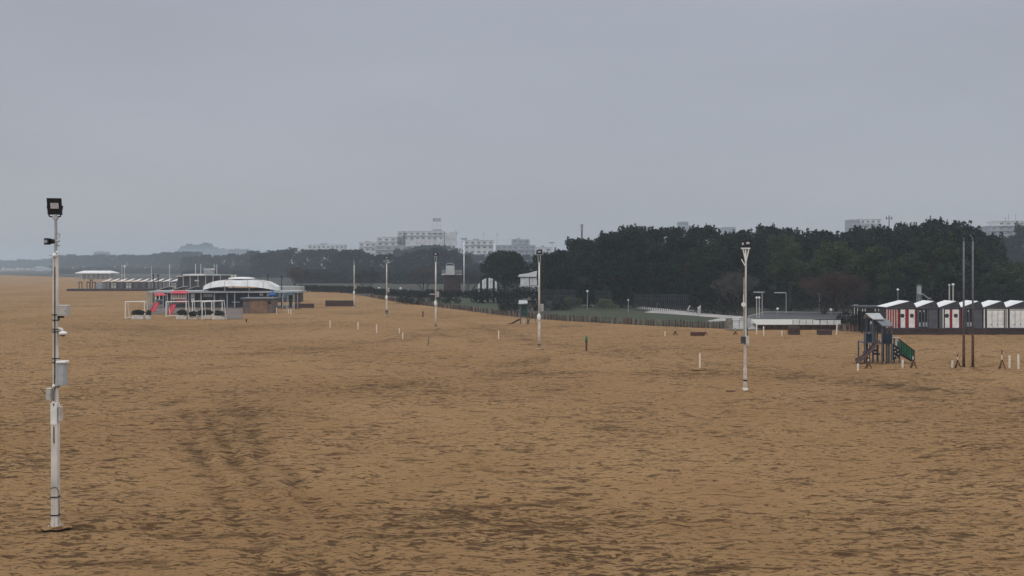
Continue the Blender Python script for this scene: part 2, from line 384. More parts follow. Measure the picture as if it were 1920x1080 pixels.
def pine(name, seed, h=14., w=4.2, lowz=.30, mat='pine', kind='pine', top=1.0, n_cl=34, size=.42, npl=95):
    rs = random.Random(seed); root = thing(name, 'x', 'tree', (0, 0, 0)); cl = []; tips = []
    for i in range(n_cl):
        t = rs.random() ** .75; z = h * (lowz + (1 - lowz) * t) * .97
        if kind == 'umbrella': prof = math.sin(math.pi * min(1, .26 + .66 * t)) ** .7
        else: prof = (math.sin(math.pi * min(1, .22 + .62 * t)) ** .8) * (1.0 if t < .7 else .82)
        a = rs.random() * 6.283; rr = w * prof * (.35 + .6 * rs.random() ** .5)
        r = rs.uniform(.75, 1.45) * (w / 4.2)
        cl.append(((rr * math.cos(a), rr * math.sin(a), min(z, h - r * .6)), r)); tips.append(cl[-1][0])
    for i in range(13):                     # ragged leaders along the top
        a = rs.random() * 6.283; rr = w * rs.uniform(0, .7); r = rs.uniform(.28, .6)
        cl.append(((rr * math.cos(a), rr * math.sin(a), h * (.93 + .06 * rs.random() * top)), (r * .6, r * .6, r * 1.7)))
    tr = MB(); bx, by = rs.uniform(-.6, .6), rs.uniform(-.6, .6)
    p = [(0, 0, -.3), (bx * .5, by * .5, h * .2), (bx, by, h * .45), (bx * .6, by * .6, h * .8)]
    tr.path([Vector(v) for v in p], [.34, .26, .2, .07])
    for tip in rs.sample(tips, min(12, len(tips))):
        z0 = max(h * .16, min(tip[2] - 1.8, h * .7)); b0 = Vector((bx * .9, by * .9, z0)); tv = Vector(tip)
        mid = b0.lerp(tv, .5) + Vector((0, 0, -.3)); tr.path([b0, mid, tv], [.12, .08, .03], 5)
    tr.build('trunk', 'bark', root, smooth=True)
    leafobj('crown', cl, npl, size, seed, mat, root, flat=.8)
    return root
def bare(name, seed, h=7., w=4.5, mat='twig'):
    rs = random.Random(seed); root = thing(name, 'x', 'tree', (0, 0, 0)); tr = MB(); tw = MB()
    def br(p, d, L, r, lv):
        q_ = p + d * L; (tr if lv < 2 else tw).tube(p, q_, r, r * .62, 5 if lv < 2 else 3, cap=False)
        if lv >= 6: return
        for i in range(3 if lv < 5 else 3):
            nd = (d + Vector((rs.gauss(0, .42), rs.gauss(0, .42), rs.gauss(.12, .25)))).normalized()
            br(q_, nd, L * rs.uniform(.66, .86), max(r * .6, .018), lv + 1)
    for i in range(3):
        a = i * 2.1; br(Vector((0, 0, -.2)), Vector((math.cos(a) * .5, math.sin(a) * .5, 1)).normalized(), h * .27, .16, 0)
    tr.build('trunk', 'bark', root); tw.build('twigs', mat, root)
    return root
def shrub(name, seed, h=1.6, w=1.6, mat='bush', size=.16, npl=170, n_cl=16, depth=None, cat='bush'):
    rs = random.Random(seed); root = thing(name, 'x', cat, (0, 0, 0)); cl = []
    dp = depth or w
    for i in range(n_cl):
        t = rs.random(); a = rs.random() * 6.283; k_ = (1 - .45 * t) * rs.random() ** .5 * .8; r = h * rs.uniform(.2, .34)
        cl.append(((w * k_ * math.cos(a), dp * k_ * math.sin(a), r * .7 + (h - 1.4 * r) * t), (r * 1.15, r * 1.15, r)))
    st = MB()
    for c, r in rs.sample(cl, 6): st.path([Vector((c[0] * .1, c[1] * .1, -.1)), Vector(c)], [.04, .015], 4)
    st.build('stem', 'bark', root); leafobj('foliage', cl, npl, size, seed, mat, root, shell=.6)
    return root
def hedge(name, label, p0, p1, h, dep, mat, seed, cat='hedge', size=.22, group=None):
    p0 = Vector((*p0, 0)); p1 = Vector((*p1, 0)); L = (p1 - p0).length; rs = random.Random(seed)
    rz = math.atan2(p1.y - p0.y, p1.x - p0.x); o = thing(name, label, cat, p0, rz, group); cl = []; st = MB()
    n_ = max(3, int(L / .55))
    for i in range(n_):
        x = L * (i + .5) / n_
        for j in range(3):
            r = h * rs.uniform(.24, .36); z = max(r * .8, min(h - r * .9, h * (.25 + .3 * j) + rs.uniform(-.1, .1)))
            cl.append(((x + rs.uniform(-.3, .3), rs.uniform(-.4, .4) * dep, z), (max(.4, r), max(.35, r), r)))
        st.path([Vector((x, 0, -.1)), Vector((x + rs.uniform(-.2, .2), 0, h * .6))], [.04, .02], 4)
    st.build('stem', 'bark', o); leafobj('foliage', cl, 120, size, seed, mat, o, shell=.55)
    return o

BUILT = set()
def plant(proto, label, loc, rz=None, sc=1.0, group=None, cat=None):
    """first use places the prototype itself, later uses place copies"""
    rz = random.uniform(0, 6.28) if rz is None else rz
    if proto.name not in BUILT:
        BUILT.add(proto.name); proto.location = loc; proto.rotation_euler = (0, 0, rz)
        proto.scale = sc if isinstance(sc, tuple) else (sc,) * 3; proto['label'] = label
        if group: proto['group'] = group
        r = proto
    else: r = dup(proto, label, loc, rz, sc, group)
    if cat: r['category'] = cat
    return r

PINES = [pine('pine_tree', 100 + i, 14, 4.0 + .25 * (i % 3), .22 + .05 * (i % 2), 'pine', size=.46, n_cl=40, npl=105) for i in range(5)]
PINELT = [pine('pine_tree', 150 + i, 14, 4.6, .34, 'pinelight', size=.42, n_cl=36, npl=120, kind='umbrella') for i in range(3)]
ROUND = [pine('broad_tree', 200 + i, 12, 5.0, .20, 'farleaf', kind='umbrella', top=.3, size=.55, n_cl=42, npl=60) for i in range(4)]
UMB = pine('umbrella_pine', 301, 10.8, 5.9, .28, 'pine', kind='umbrella', top=.2, n_cl=75, size=.36, npl=130)

# the umbrella pine over the white tents
plant(UMB, 'lone round umbrella pine above the white striped tent', AT(947, 236), 0.4, (1, 1, 1))

# dark pine belt: three rows following the skyline of the photograph
SKY = [(1010, 478), (1040, 462), (1100, 446), (1155, 432), (1200, 423), (1255, 430), (1300, 422), (1350, 428), (1400, 424), (1450, 418), (1500, 430), (1560, 428), (1620, 427), (1680, 420), (1740, 408), (1790, 410), (1822, 421), (1850, 440), (1900, 470), (1990, 470)]
def skyline(px, prof):
    return float(np.interp(px, [p[0] for p in prof], [p[1] for p in prof]))
def row(protos, prof, x0, x1, D0, D1, step, drop, jit, fmt, group, basesize, sd, wk=1.0):
    rs = random.Random(sd); xs_ = []; px = x0
    while px < x1: xs_.append(px); px += step * rs.uniform(.8, 1.2)
    for i, px in enumerate(xs_):
        D = D0 + (D1 - D0) * (px - x0) / max(1, x1 - x0) + rs.uniform(-3, 3)
        zt = H + (HOR - (skyline(px, prof) + drop + rs.uniform(-jit, jit))) * D / F
        sc = zt / basesize; p = AT(px, D)
        w = min(1.25, max(.8, 1 / sc ** .4)) * sc * wk
        pr = protos[rs.randrange(len(protos))]
        plant(pr, fmt % ordl(i), p, None, (w * rs.uniform(.92, 1.1), w * rs.uniform(.92, 1.1), sc), group)
row(PINES, SKY, 1022, 1860, 222, 212, 31, 2, 7, '%s dark pine in the back row of the belt', 'pines of the dark belt, back row', 14.3, 1, 1.0)
row(PINES + PINELT[:1], SKY, 1038, 1850, 204, 190, 46, 18, 9, '%s dark pine in the middle row of the belt', 'pines of the dark belt, middle row', 14.3, 2, 1.0)
row(PINES, SKY, 1036, 1840, 240, 232, 34, 26, 6, '%s dark pine closing the gaps at the rear of the belt', 'rearmost pines of the dark belt', 14.3, 31, 1.15)
row(PINES, SKY, 1050, 1440, 186, 180, 60, 48, 10, '%s shorter dark pine in the front row of the belt', 'pines of the dark belt, front row', 14.3, 3, 1.0)
for i, (px, D, top, w) in enumerate([(1482, 172, 455, 1.0), (1568, 170, 452, 1.05), (1648, 164, 462, 1.1), (1745, 166, 436, 1.15), (1812, 172, 450, 1.0)]):
    z = H + (HOR - top) * D / F; sc = z / 14.3
    plant(PINELT[i % 3], 'olive green pine with bare lower trunk, %s of five before the belt' % (ordl(i)), AT(px, D), None, (sc * w, sc * w, sc), 'olive green pines in front of the belt')
row(ROUND + PINES[:1], [(1850, 452), (1880, 445), (1930, 432), (2000, 436)], 1858, 1990, 420, 400, 32, 2, 4, '%s hazy tree on the rise at the right edge', 'hazy trees at the right edge', 12.3, 5, 1.3)
row(PINELT, [(1850, 500), (1990, 480)], 1872, 1960, 176, 170, 44, 0, 8, '%s low olive tree behind the beach cabins', 'low olive trees behind the cabins', 14.3, 6, 1.3)
# belts to the left, each farther and paler
row(ROUND, [(590, 476), (640, 472), (672, 470), (710, 476), (745, 482), (800, 466), (850, 470), (880, 484), (905, 500)], 628, 905, 540, 500, 26, 0, 4, '%s rounded tree of the belt below the hotel', 'rounded trees below the hotel', 12.3, 7, 1.2)
row(ROUND, [(745, 470), (805, 457), (850, 462), (900, 478), (1010, 476)], 752, 1030, 760, 720, 26, 0, 3, '%s tree of the farther belt below the hotel', 'farther trees below the hotel', 12.3, 8, 1.25)
row(ROUND, [(480, 475), (520, 470), (540, 461), (560, 470), (600, 464), (640, 467), (680, 475)], 488, 690, 640, 600, 22, 1, 3, '%s tree of the belt right of the white arch', 'trees right of the white arch', 12.3, 9, 1.25)
row(ROUND, [(350, 483), (400, 476), (440, 474), (480, 472)], 352, 500, 950, 800, 17, 0, 3, '%s hazy tree behind the white arched roof', 'hazy trees behind the arched roof', 12.3, 10, 1.3)
row(ROUND, [(100, 483), (130, 478), (200, 477), (260, 478), (300, 475), (350, 472)], 108, 370, 1500, 1200, 13, 0, 2, '%s hazy tree behind the distant cabin row', 'hazy trees behind the cabin row', 12.3, 12, 1.5)
row(ROUND, [(-60, 489), (60, 487), (110, 484)], -50, 130, 2300, 2100, 10, 0, 2, '%s faint tree at the far left shoreline', 'faint trees at the far left', 12.3, 13, 1.6)
row(ROUND, [(330, 474), (350, 460), (378, 455), (400, 460), (412, 468), (440, 468), (470, 474)], 338, 470, 3300, 3300, 9, 0, 3, '%s tall faint tree fading in the mist', 'tall faint trees in the mist', 12.3, 14, .8)

row(ROUND, [(560, 505), (640, 500), (700, 502), (770, 498), (860, 505), (910, 508)], 566, 905, 490, 460, 20, 0, 5, '%s low tree in the lower row beneath the hotel', 'lower row of trees beneath the hotel', 12.3, 21, 1.35)
row(ROUND, [(340, 507), (420, 500), (560, 498)], 346, 566, 760, 700, 15, 0, 3, '%s low tree of the row behind the white arch', 'lower row of trees behind the arch', 12.3, 22, 1.45)
row(ROUND, [(100, 503), (200, 501), (350, 503)], 104, 350, 1150, 1050, 11, 0, 2, '%s low tree of the row behind the far cabins', 'lower row of trees behind the far cabins', 12.3, 23, 1.7)
for i, (a, b, D, hh) in enumerate(((556, 735, 455, 4.5), (737, 905, 440, 4.5), (348, 555, 690, 4.5), (100, 346, 1040, 4.0))):
    hedge('thicket', 'dark scrub beneath the low trees, ' + ['left of the fourth light pole', 'around the white screen', 'behind the white arched roof', 'behind the far cabins and pavilion'][i], tuple(AT(a, D))[:2], tuple(AT(b, D))[:2], hh, 2.5, 'farleaf', 80 + i, 'thicket', 1.1, 'scrub below the left trees')
# understory behind the lawn
RED = bare('bare_tree', 401, 7.2, 4.5, 'twig')
plant(RED, 'reddish leafless tree, the left of two before the pines', AT(1545, 158), .3, (1.05, 1.05, .95), 'reddish leafless trees')
plant(RED, 'reddish leafless tree, the right of two before the pines', AT(1585, 156), 2.0, (.9, .9, 1.0), 'reddish leafless trees')
GREY = bare('bare_tree', 402, 8, 4.5, 'greytwig')
for i, (px, D, sc, lab) in enumerate([(556, 300, 1.0, 'grey leafless tree right of the lamp behind the brown wall'), (690, 280, .9, 'grey leafless tree between two white light poles'),
                                 (795, 275, 1.0, 'grey leafless tree left of the white screen'), (880, 262, .9, 'grey leafless tree beside the round umbrella pine'),
                                 (1108, 190, .8, 'grey leafless tree behind the twin light green bushes'), (1375, 165, .9, 'grey leafless tree left of the twin lamp pole')]):
    plant(GREY, lab, AT(px, D), i * 1.3, sc)
SHL = [shrub('round_bush', 500 + i, 2.0, 2.1, 'bushlight', .2, npl=520, n_cl=24) for i in range(2)]
plant(SHL[0], 'light green rounded bush, left of two on the lawn edge', G(1073, 577), None, (1.1, 1, 1.0))
plant(SHL[1], 'light green rounded bush, right of two on the lawn edge', G(1133, 578), None, (1.0, 1, .85))
SHD = [shrub('dark_bush', 520 + i, 1.7, 1.9, 'bushdark', .2) for i in range(3)]
for i, (px, py, sx_, sz, lab) in enumerate([(757, 569, 1.3, 1.1, 'dark low bush left behind the stake fence'), (778, 571, 1.4, .9, 'dark flat bush right of another behind the stake fence'),
        (815, 567, 1.5, 1.3, 'large dark bush behind the third white pole'), (845, 570, 1.3, 1.1, 'dark bush beside the big bush behind the third pole'),
        (945, 584, .9, 1.0, 'dark bush left of the green lookout tower'), (962, 586, 1.0, 1.1, 'dark bush touching the green lookout tower'),
        (1033, 583, 2.3, .85, 'wide low dark bush right of the tall white pole'), (1010, 581, 1.2, 1.3, 'dark bush directly behind the tall white pole'),
        (1178, 578, 1.4, 1.3, 'dark rounded bush at the start of the pale path'), (908, 566, 1.4, 1.0, 'dark bush beneath the umbrella pine'),
        (1588, 617, .9, 1.2, 'dark green bush beside the end of the stake fence')]):
    plant(SHD[i % 3], lab, G(px, py), None, (sx_, 1, sz), 'dark bushes on the lawn edge')
hedge('hedge', 'dark hedge in front of the striped tent', tuple(AT(886, 207))[:2], tuple(AT(966, 207))[:2], 3.05, 1.2, 'bushdark', 31, size=.3)
hedge('hedge', 'tall dark hedge in front of the pale marquee', tuple(AT(967, 207))[:2], tuple(AT(1016, 206))[:2], 3.5, 1.2, 'bushdark', 42, size=.3)
hedge('hedge', 'dark clipped hedge behind the curving pale path', g2(1212, 576), g2(1320, 582), 2.1, 1.2, 'bushdark', 32)
hedge('hedge', 'dark hedge beside the pale path left of the twin lamp pole', g2(1308, 588), g2(1392, 592), 1.9, 1.2, 'bushdark', 33)
hedge('hedge', 'long flat hedge behind the dark pool cover', g2(1436, 583), g2(1525, 584), 1.9, 1.0, 'bush', 34)
hedge('hedge', 'dark hedge behind the beach cabins', g2(1625, 584), g2(1990, 586), 2.9, 1.4, 'bushdark', 35)
hedge('hedge', 'low dark hedge along the far sand edge', g2(560, 546), g2(700, 551), 2.0, 1.4, 'bushdark', 36, size=.3)
hedge('hedge', 'low dark hedge behind the stake fence at the far end', g2(700, 553), g2(800, 559), 1.8, 1.4, 'bushdark', 37, size=.3)
hedge('hedge', 'dark hedge between the two lawns behind the tower', g2(800, 556), g2(900, 560), 1.9, 1.4, 'bushdark', 38, size=.3)
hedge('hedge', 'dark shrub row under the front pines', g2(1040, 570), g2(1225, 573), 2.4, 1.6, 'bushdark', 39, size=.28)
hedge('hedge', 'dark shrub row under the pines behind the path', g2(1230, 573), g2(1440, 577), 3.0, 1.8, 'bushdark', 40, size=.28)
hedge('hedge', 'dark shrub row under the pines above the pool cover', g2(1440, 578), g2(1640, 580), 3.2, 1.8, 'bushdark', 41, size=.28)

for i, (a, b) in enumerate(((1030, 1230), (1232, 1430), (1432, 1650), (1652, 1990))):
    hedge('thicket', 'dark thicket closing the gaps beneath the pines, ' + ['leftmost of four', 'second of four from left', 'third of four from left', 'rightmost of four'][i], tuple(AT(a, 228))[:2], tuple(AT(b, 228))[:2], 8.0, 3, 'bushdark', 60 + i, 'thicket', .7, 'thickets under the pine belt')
# ------------------------------------------------------------------ stake fence along the lawn
fp = [Vector((*g2(*p), 0)) for p in FENCE]
def along(pts, d):
    for a, b in zip(pts[:-1], pts[1:]):
        L = (b - a).length
        if d <= L: return a.lerp(b, d / L)
        d -= L
    return pts[-1]
TL = sum((b - a).length for a, b in zip(fp[:-1], fp[1:]))
def dist_at(px):
    tot = 0
    for (pa, pb), (a, b) in zip(zip(FENCE[:-1], FENCE[1:]), zip(fp[:-1], fp[1:])):
        if px <= pb[0]: return tot + (b - a).length * (px - pa[0]) / (pb[0] - pa[0])
        tot += (b - a).length
    return tot
rs = random.Random(9)
def stake_fence(name, label, d0, d1, npk, seed):
    rs = random.Random(seed); a0 = along(fp, d0); root = thing(name, label, 'fence', a0, 0, 'stake fence sections along the lawn')
    for i in range(npk):
        p = along(fp, d0 + (d1 - d0) * (i + rs.uniform(-.18, .18) + .2) / npk) - a0
        h = rs.uniform(.62, .86); w = rs.choice([.05, .06, .08, .1]); mb = MB()
        tx = rs.uniform(-.05, .05)
        mb.slab([(p.x - w, p.y - .04, -.15), (p.x + w, p.y - .04, -.15), (p.x + w + tx, p.y - .04, h), (p.x + tx, p.y - .04, h + .05), (p.x - w + tx, p.y - .04, h)], (0, .08, 0))
        mb.build('stake', 'picket' if rs.random() < .72 else 'picket2', root)
    rl = MB(); ns = 8; pts = [along(fp, d0 + (d1 - d0) * i / ns) - a0 for i in range(ns + 1)]
    for a, b in zip(pts[:-1], pts[1:]):
        for z in (.25, .55): rl.tube(a + Vector((0, .07, z)), b + Vector((0, .07, z)), .022, nn=5)
    rl.build('wire_rail', 'picket', root)
stake_fence('stake_fence', 'brown stake fence edging the lawn, near section right of the white pole', dist_at(1130), TL, 46, 1)
stake_fence('stake_fence', 'brown stake fence edging the lawn, middle section behind the white pole', dist_at(960), dist_at(1130) - .3, 52, 2)
stake_fence('stake_fence', 'brown stake fence section left of the green lookout tower', dist_at(800), dist_at(960) - .3, 60, 3)
stake_fence('stake_fence', 'farthest brown stake fence section behind two white poles', 0, dist_at(800) - .3, 70, 4)
fp2 = fp; fp = [Vector((*g2(1572, 620), 0)), Vector((*g2(1612, 622), 0))]
stake_fence('stake_fence', 'short stake fence section left of the open canopy', 0, (fp[1] - fp[0]).length, 12, 5); fp = fp2

# ------------------------------------------------------------------ light poles
def rect_frame(mb, x0, x1, z0, z1, t, y0, y1):
    mb.box(x0, x1, y0, y1, z1 - t, z1); mb.box(x0, x1, y0, y1, z0, z0 + t)
    mb.box(x0, x0 + t, y0, y1, z0 + t + .001, z1 - t - .001); mb.box(x1 - t, x1, y0, y1, z0 + t + .001, z1 - t - .001)

def flood(root, cx, z, w, h, rz=0., tilt=.35, name='floodlight'):
    """black housing with glass, fins and a yoke; faces the camera side, tipped down"""
    c = math.cos(rz); s_ = math.sin(rz)
    def T(x, y, zz):
        y2 = y * math.cos(tilt) - zz * math.sin(tilt); z2 = y * math.sin(tilt) + zz * math.cos(tilt)
        return (cx + x * c - y2 * s_, x * s_ + y2 * c, z + z2)
    hb = MB(); d = w * .3; tp = .82
    def ring(y, k_): return [T(-w / 2 * k_, y, -h / 2 * k_), T(w / 2 * k_, y, -h / 2 * k_), T(w / 2 * k_, y, h / 2 * k_), T(-w / 2 * k_, y, h / 2 * k_)]
    r0 = ring(-d / 2, 1); r1 = ring(d / 2, tp); hb.add(r0 + r1, [(0, 1, 2, 3), (7, 6, 5, 4), (0, 4, 5, 1), (1, 5, 6, 2), (2, 6, 7, 3), (3, 7, 4, 0)])
    for i in range(5):
        zz = h * (-.32 + .16 * i); q_ = [T(-w * .38, d / 2, zz), T(w * .38, d / 2, zz), T(w * .38, d * .85, zz), T(-w * .38, d * .85, zz)]
        hb.slab(q_, (0, 0, h * .05))
    o = hb.build(name, 'black', root)
    lb = MB(); q_ = [T(-w * .27, -d / 2 - .012, -h * .12), T(w * .27, -d / 2 - .012, -h * .12), T(w * .27, -d / 2 - .012, h * .22), T(-w * .27, -d / 2 - .012, h * .22)]
    lb.slab(q_, (0, .008, 0)); lb.build('lens', 'lens', o)
    yk = MB(); yk.path([Vector(T(-w * .52, 0, 0)), Vector((cx - w * .4, 0, z - h * .62)), Vector((cx + w * .4, 0, z - h * .62)), Vector(T(w * .52, 0, 0))], [.02] * 4, 6)
    yk.build('yoke', 'black', o)
    return o

def boxpart(root, c, name, mat, x0, x1, yt, yb, d0=-.12, d1=.12, door=True):
    mb = MB(); c.box(mb, x0, x1, yt, yb, d0, d1); o = mb.build(name, mat, root)
    if door:
        g = MB(); X0, X1, Z0, Z1 = c.x(x0), c.x(x1), c.z(yb), c.z(yt); m_ = min(X1 - X0, Z1 - Z0) * .1
        rect_frame(g, X0 + m_, X1 - m_, Z0 + m_, Z1 - m_, .008, d0 - .007, d0 - .001)
        g.box(X1 - m_ * 2.2, X1 - m_ * 1.5, d0 - .03, d0 - .001, (Z0 + Z1) / 2 - .03, (Z0 + Z1) / 2 + .03)
        g.build('door_trim', 'cabinet', o)
    return o

# nearest pole
c = Px(104, 987)
p1 = thing('light_pole', 'nearest tall white light pole at the left with boxes and cameras', 'light pole', c.loc, 0, 'floodlight poles standing in the sand')
mb = MB(); mb.box(-.095, .095, -.095, .095, -.2, c.z(795)); mb.build('lower_post', 'polewhite', p1)
mb = MB(); mb.tube(c.pt(101.3, 796), c.pt(101.3, 478), .036, nn=12); mb.build('tube', 'polewhite', p1)
mb = MB(); mb.tube(c.pt(107.2, 796), c.pt(106.6, 478), .048, nn=12); mb.build('tube', 'polewhite', p1)
mb = MB(); mb.tube(c.pt(104, 500), c.pt(105, 432), .042, nn=10); mb.tube(c.pt(105, 432), c.pt(104, 402), .04, nn=10); mb.build('top_tube', 'cabinet', p1)
mb = MB()
for sx_, sy_ in ((-1, 0), (1, 0), (0, -1), (0, 1)):
    w_ = Vector((sx_, sy_, 0)); t_ = Vector((sy_, sx_, 0)) * .008
    q_ = [w_ * .096 + Vector((0, 0, .33)), w_ * .096 + Vector((0, 0, .02)), w_ * .16 + Vector((0, 0, .02))]
    mb.slab([v - t_ for v in q_], t_ * 2)
mb.build('gusset', 'polewhite', p1)
mb = MB(); mb.box(-.165, .165, -.165, .165, -.06, .012)
for a in (-.14, .14):
    for b in (-.14, .14): mb.tube((a, b, .018), (a, b, .06), .018, nn=6)
mb.build('base_plate', 'polewhite', p1)
mb = MB(); c.box(mb, 97.6, 109.6, 755, 795, -.115, .115); mb.build('sleeve', 'white', p1)
for yy in (931, 965):
    mb = MB(); mb.box(-.107, .107, -.107, .107, c.z(yy + 1.2), c.z(yy - 1.2)); mb.build('strap', 'black', p1)
mb = MB()
mb.path([Vector(c.pt(98, 915, -.11)), Vector(c.pt(104, 911, -.12)), Vector(c.pt(109.5, 913, -.11)), Vector(c.pt(112, 921, -.05)), Vector(c.pt(111, 945, 0)), Vector(c.pt(111, 980, 0))], [.009] * 6, 5)
mb.path([Vector(c.pt(104, 798, -.11)), Vector(c.pt(104.2, 830, -.105))], [.014] * 2, 5)
mb.path([Vector(c.pt(104.3, 760, -.13)), Vector(c.pt(104.2, 700, -.06)), Vector(c.pt(104.2, 500, -.05))], [.013] * 3, 5)
mb.build('cable', 'black', p1)
for yy in (590, 600, 617, 622, 672, 679, 725):
    mb = MB(); mb.box(c.x(98.3), c.x(111), -.062, .062, c.z(yy + .8), c.z(yy - .8)); mb.build('clamp', 'black', p1)
boxpart(p1, c, 'junction_box', 'boxgrey', 110.5, 130, 572, 591.5, -.13, .10)
mb = MB(); mb.tube(c.pt(112, 592.5, -.05), c.pt(112, 600, -.05), .02, nn=6); mb.tube(c.pt(110, 594, -.05), c.pt(121, 594.2, -.05), .03, nn=6); mb.build('cable_gland', 'black', p1)
mb = MB(); mb.path([Vector(c.pt(108, 616)), Vector(c.pt(115, 616.5)), Vector(c.pt(118, 620))], [.035, .035, .03], 8); mb.build('camera_arm', 'white', p1, smooth=True)
mb = MB(); mb.ball(c.pt(118, 625), .12, 14, 8, (1, 1, .55)); o = mb.build('dome_camera', 'white', p1, smooth=True)
mb = MB(); mb.ball(c.pt(118, 628.5), .075, 12, 8, (1, 1, .5)); mb.build('dome_window', 'black', o, smooth=True)
boxpart(p1, c, 'meter_cabinet', 'cabinet', 109.8, 124.5, 680, 722, -.15, .09)
mb = MB(); c.box(mb, 109.5, 127, 676.5, 679.9, -.18, .12); mb.build('cabinet_hood', 'white', p1)
boxpart(p1, c, 'control_box', 'boxgrey', 89, 99, 727.5, 750, -.12, .1)
mb = MB(); mb.path([Vector(c.pt(90, 740)), Vector(c.pt(83, 737)), Vector(c.pt(76, 727))], [.012, .012, .008], 5); mb.ball(c.pt(87, 738), .03); mb.build('antenna', 'black', p1)
boxpart(p1, c, 'side_box', 'pinkwhite', 110.5, 116.5, 762, 789, -.07, .07)
mb = MB(); mb.ball(c.pt(103.5, 754, -.10), .045); mb.ball(c.pt(103.5, 723, -.09), .05); mb.build('sensor', 'white', p1, smooth=True)
mb = MB(); mb.tube(c.pt(104, 478.5, -.03), c.pt(104, 482, -.03), .10, .05, 12); mb.ball(c.pt(103.5, 478, -.05), .055); mb.ball(c.pt(107.5, 473, -.02), .04); mb.build('wireless_dome', 'white', p1, smooth=True)
mb = MB()
for a in (92, 111): mb.tube(c.pt(104, 479.5), c.pt(a, 478.5), .012, nn=5)
mb.build('whisker', 'galv', p1)
mb = MB(); mb.tube(c.pt(101, 452.5, 0), c.pt(96.5, 452.5, -.10), .065, .085, 12); mb.box(c.x(88.5), c.x(97), -.22, -.07, c.z(459), c.z(446.8)); o = mb.build('bullet_camera', 'black', p1)
mb = MB(); mb.tube((c.x(92.5), -.235, c.z(453)), (c.x(92.5), -.222, c.z(453)), .05, nn=12); mb.build('lens', 'glass', o)
mb = MB(); mb.path([Vector(c.pt(105, 446)), Vector(c.pt(111, 446)), Vector(c.pt(112, 438)), Vector(c.pt(108, 439))], [.012] * 4, 5)
mb.tube(c.pt(105, 451), c.pt(111, 452), .035, nn=8); mb.tube(c.pt(107, 458), c.pt(111, 461), .03, nn=8); mb.build('bracket', 'galv', p1)
mb = MB(); mb.tube(c.pt(99, 408), c.pt(109, 408), .04, nn=8); mb.box(c.x(100), c.x(108), -.05, .05, c.z(412), c.z(405)); mb.build('mount_head', 'galv', p1)
flood(p1, c.x(103), c.z(386), .40, .50, .25, .35)

# second pole with the pair of lamps on a crossbar
c = Px(1397, 733)
p2 = thing('light_pole', 'white light pole right of centre with twin floodlights on a crossbar', 'light pole', c.loc, 0, 'floodlight poles standing in the sand')
mb = MB(); mb.box(-.10, .10, -.10, .10, -.2, c.z(690)); mb.box(-.075, .075, -.075, .075, c.z(690), c.z(645)); mb.build('lower_post', 'pinkwhite', p2)
mb = MB(); mb.tube(c.pt(1398.4, 650), c.pt(1398.4, 497), .055, nn=10); mb.build('tube', 'polewhite', p2)
mb = MB(); mb.tube(c.pt(1395.3, 650), c.pt(1395.0, 520), .04, nn=8); mb.build('tube', 'galv', p2)
mb = MB(); mb.tube(c.pt(1402, 640, .15), c.pt(1402.0, 500, .15), .03, nn=8); mb.build('cable_pipe', 'black', p2)
mb = MB()
mb.tube(c.pt(1398.4, 498), c.pt(1397.8, 468), .05, nn=8); mb.tube(c.pt(1398, 490), c.pt(1393, 467), .035, nn=6); mb.tube(c.pt(1399, 490), c.pt(1404, 467), .035, nn=6); mb.tube(c.pt(1397, 498), c.pt(1390, 486), .03, nn=6)
mb.box(c.x(1389.5), c.x(1406.5), -.05, .05, c.z(467), c.z(464.3)); mb.build('crossbar', 'white', p2)
flood(p2, c.x(1394), c.z(457.5), .27, .42, -.9, .15); flood(p2, c.x(1401.5), c.z(456), .36, .40, .1, .15)
boxpart(p2, c, 'distribution_box', 'cabinet', 1400, 1406.5, 597, 614, -.15, .1)
boxpart(p2, c, 'switch_box', 'pinkwhite', 1397.5, 1403.5, 630, 647.5, -.2, .1)
mb = MB(); c.box(mb, 1389.5, 1397.2, 631, 643.5, -.12, .1); mb.build('loudspeaker', 'charcoal', p2)
mb = MB(); mb.tube(c.pt(1393.5, 571, -.08), c.pt(1393.5, 571, -.14), .14, .14, 14); mb.tube(c.pt(1394.5, 578), c.pt(1394.5, 552), .035, nn=6); mb.build('round_antenna', 'white', p2)
mb = MB(); mb.box(-.11, .11, -.11, .11, c.z(714.5), c.z(711.5)); mb.build('strap', 'black', p2)
mb = MB(); c.box(mb, 1393, 1401.5, 727.5, 733.6, -.16, .16); mb.build('foot', 'white', p2)
mb = MB(); c.box(mb, 1361, 1380, 732, 734, -.25, .1); o = mb.build('buried_plank', 'rust'); o.location = c.loc; tag(o, 'thin dark plank lying in the sand left of the twin lamp pole', 'plank')

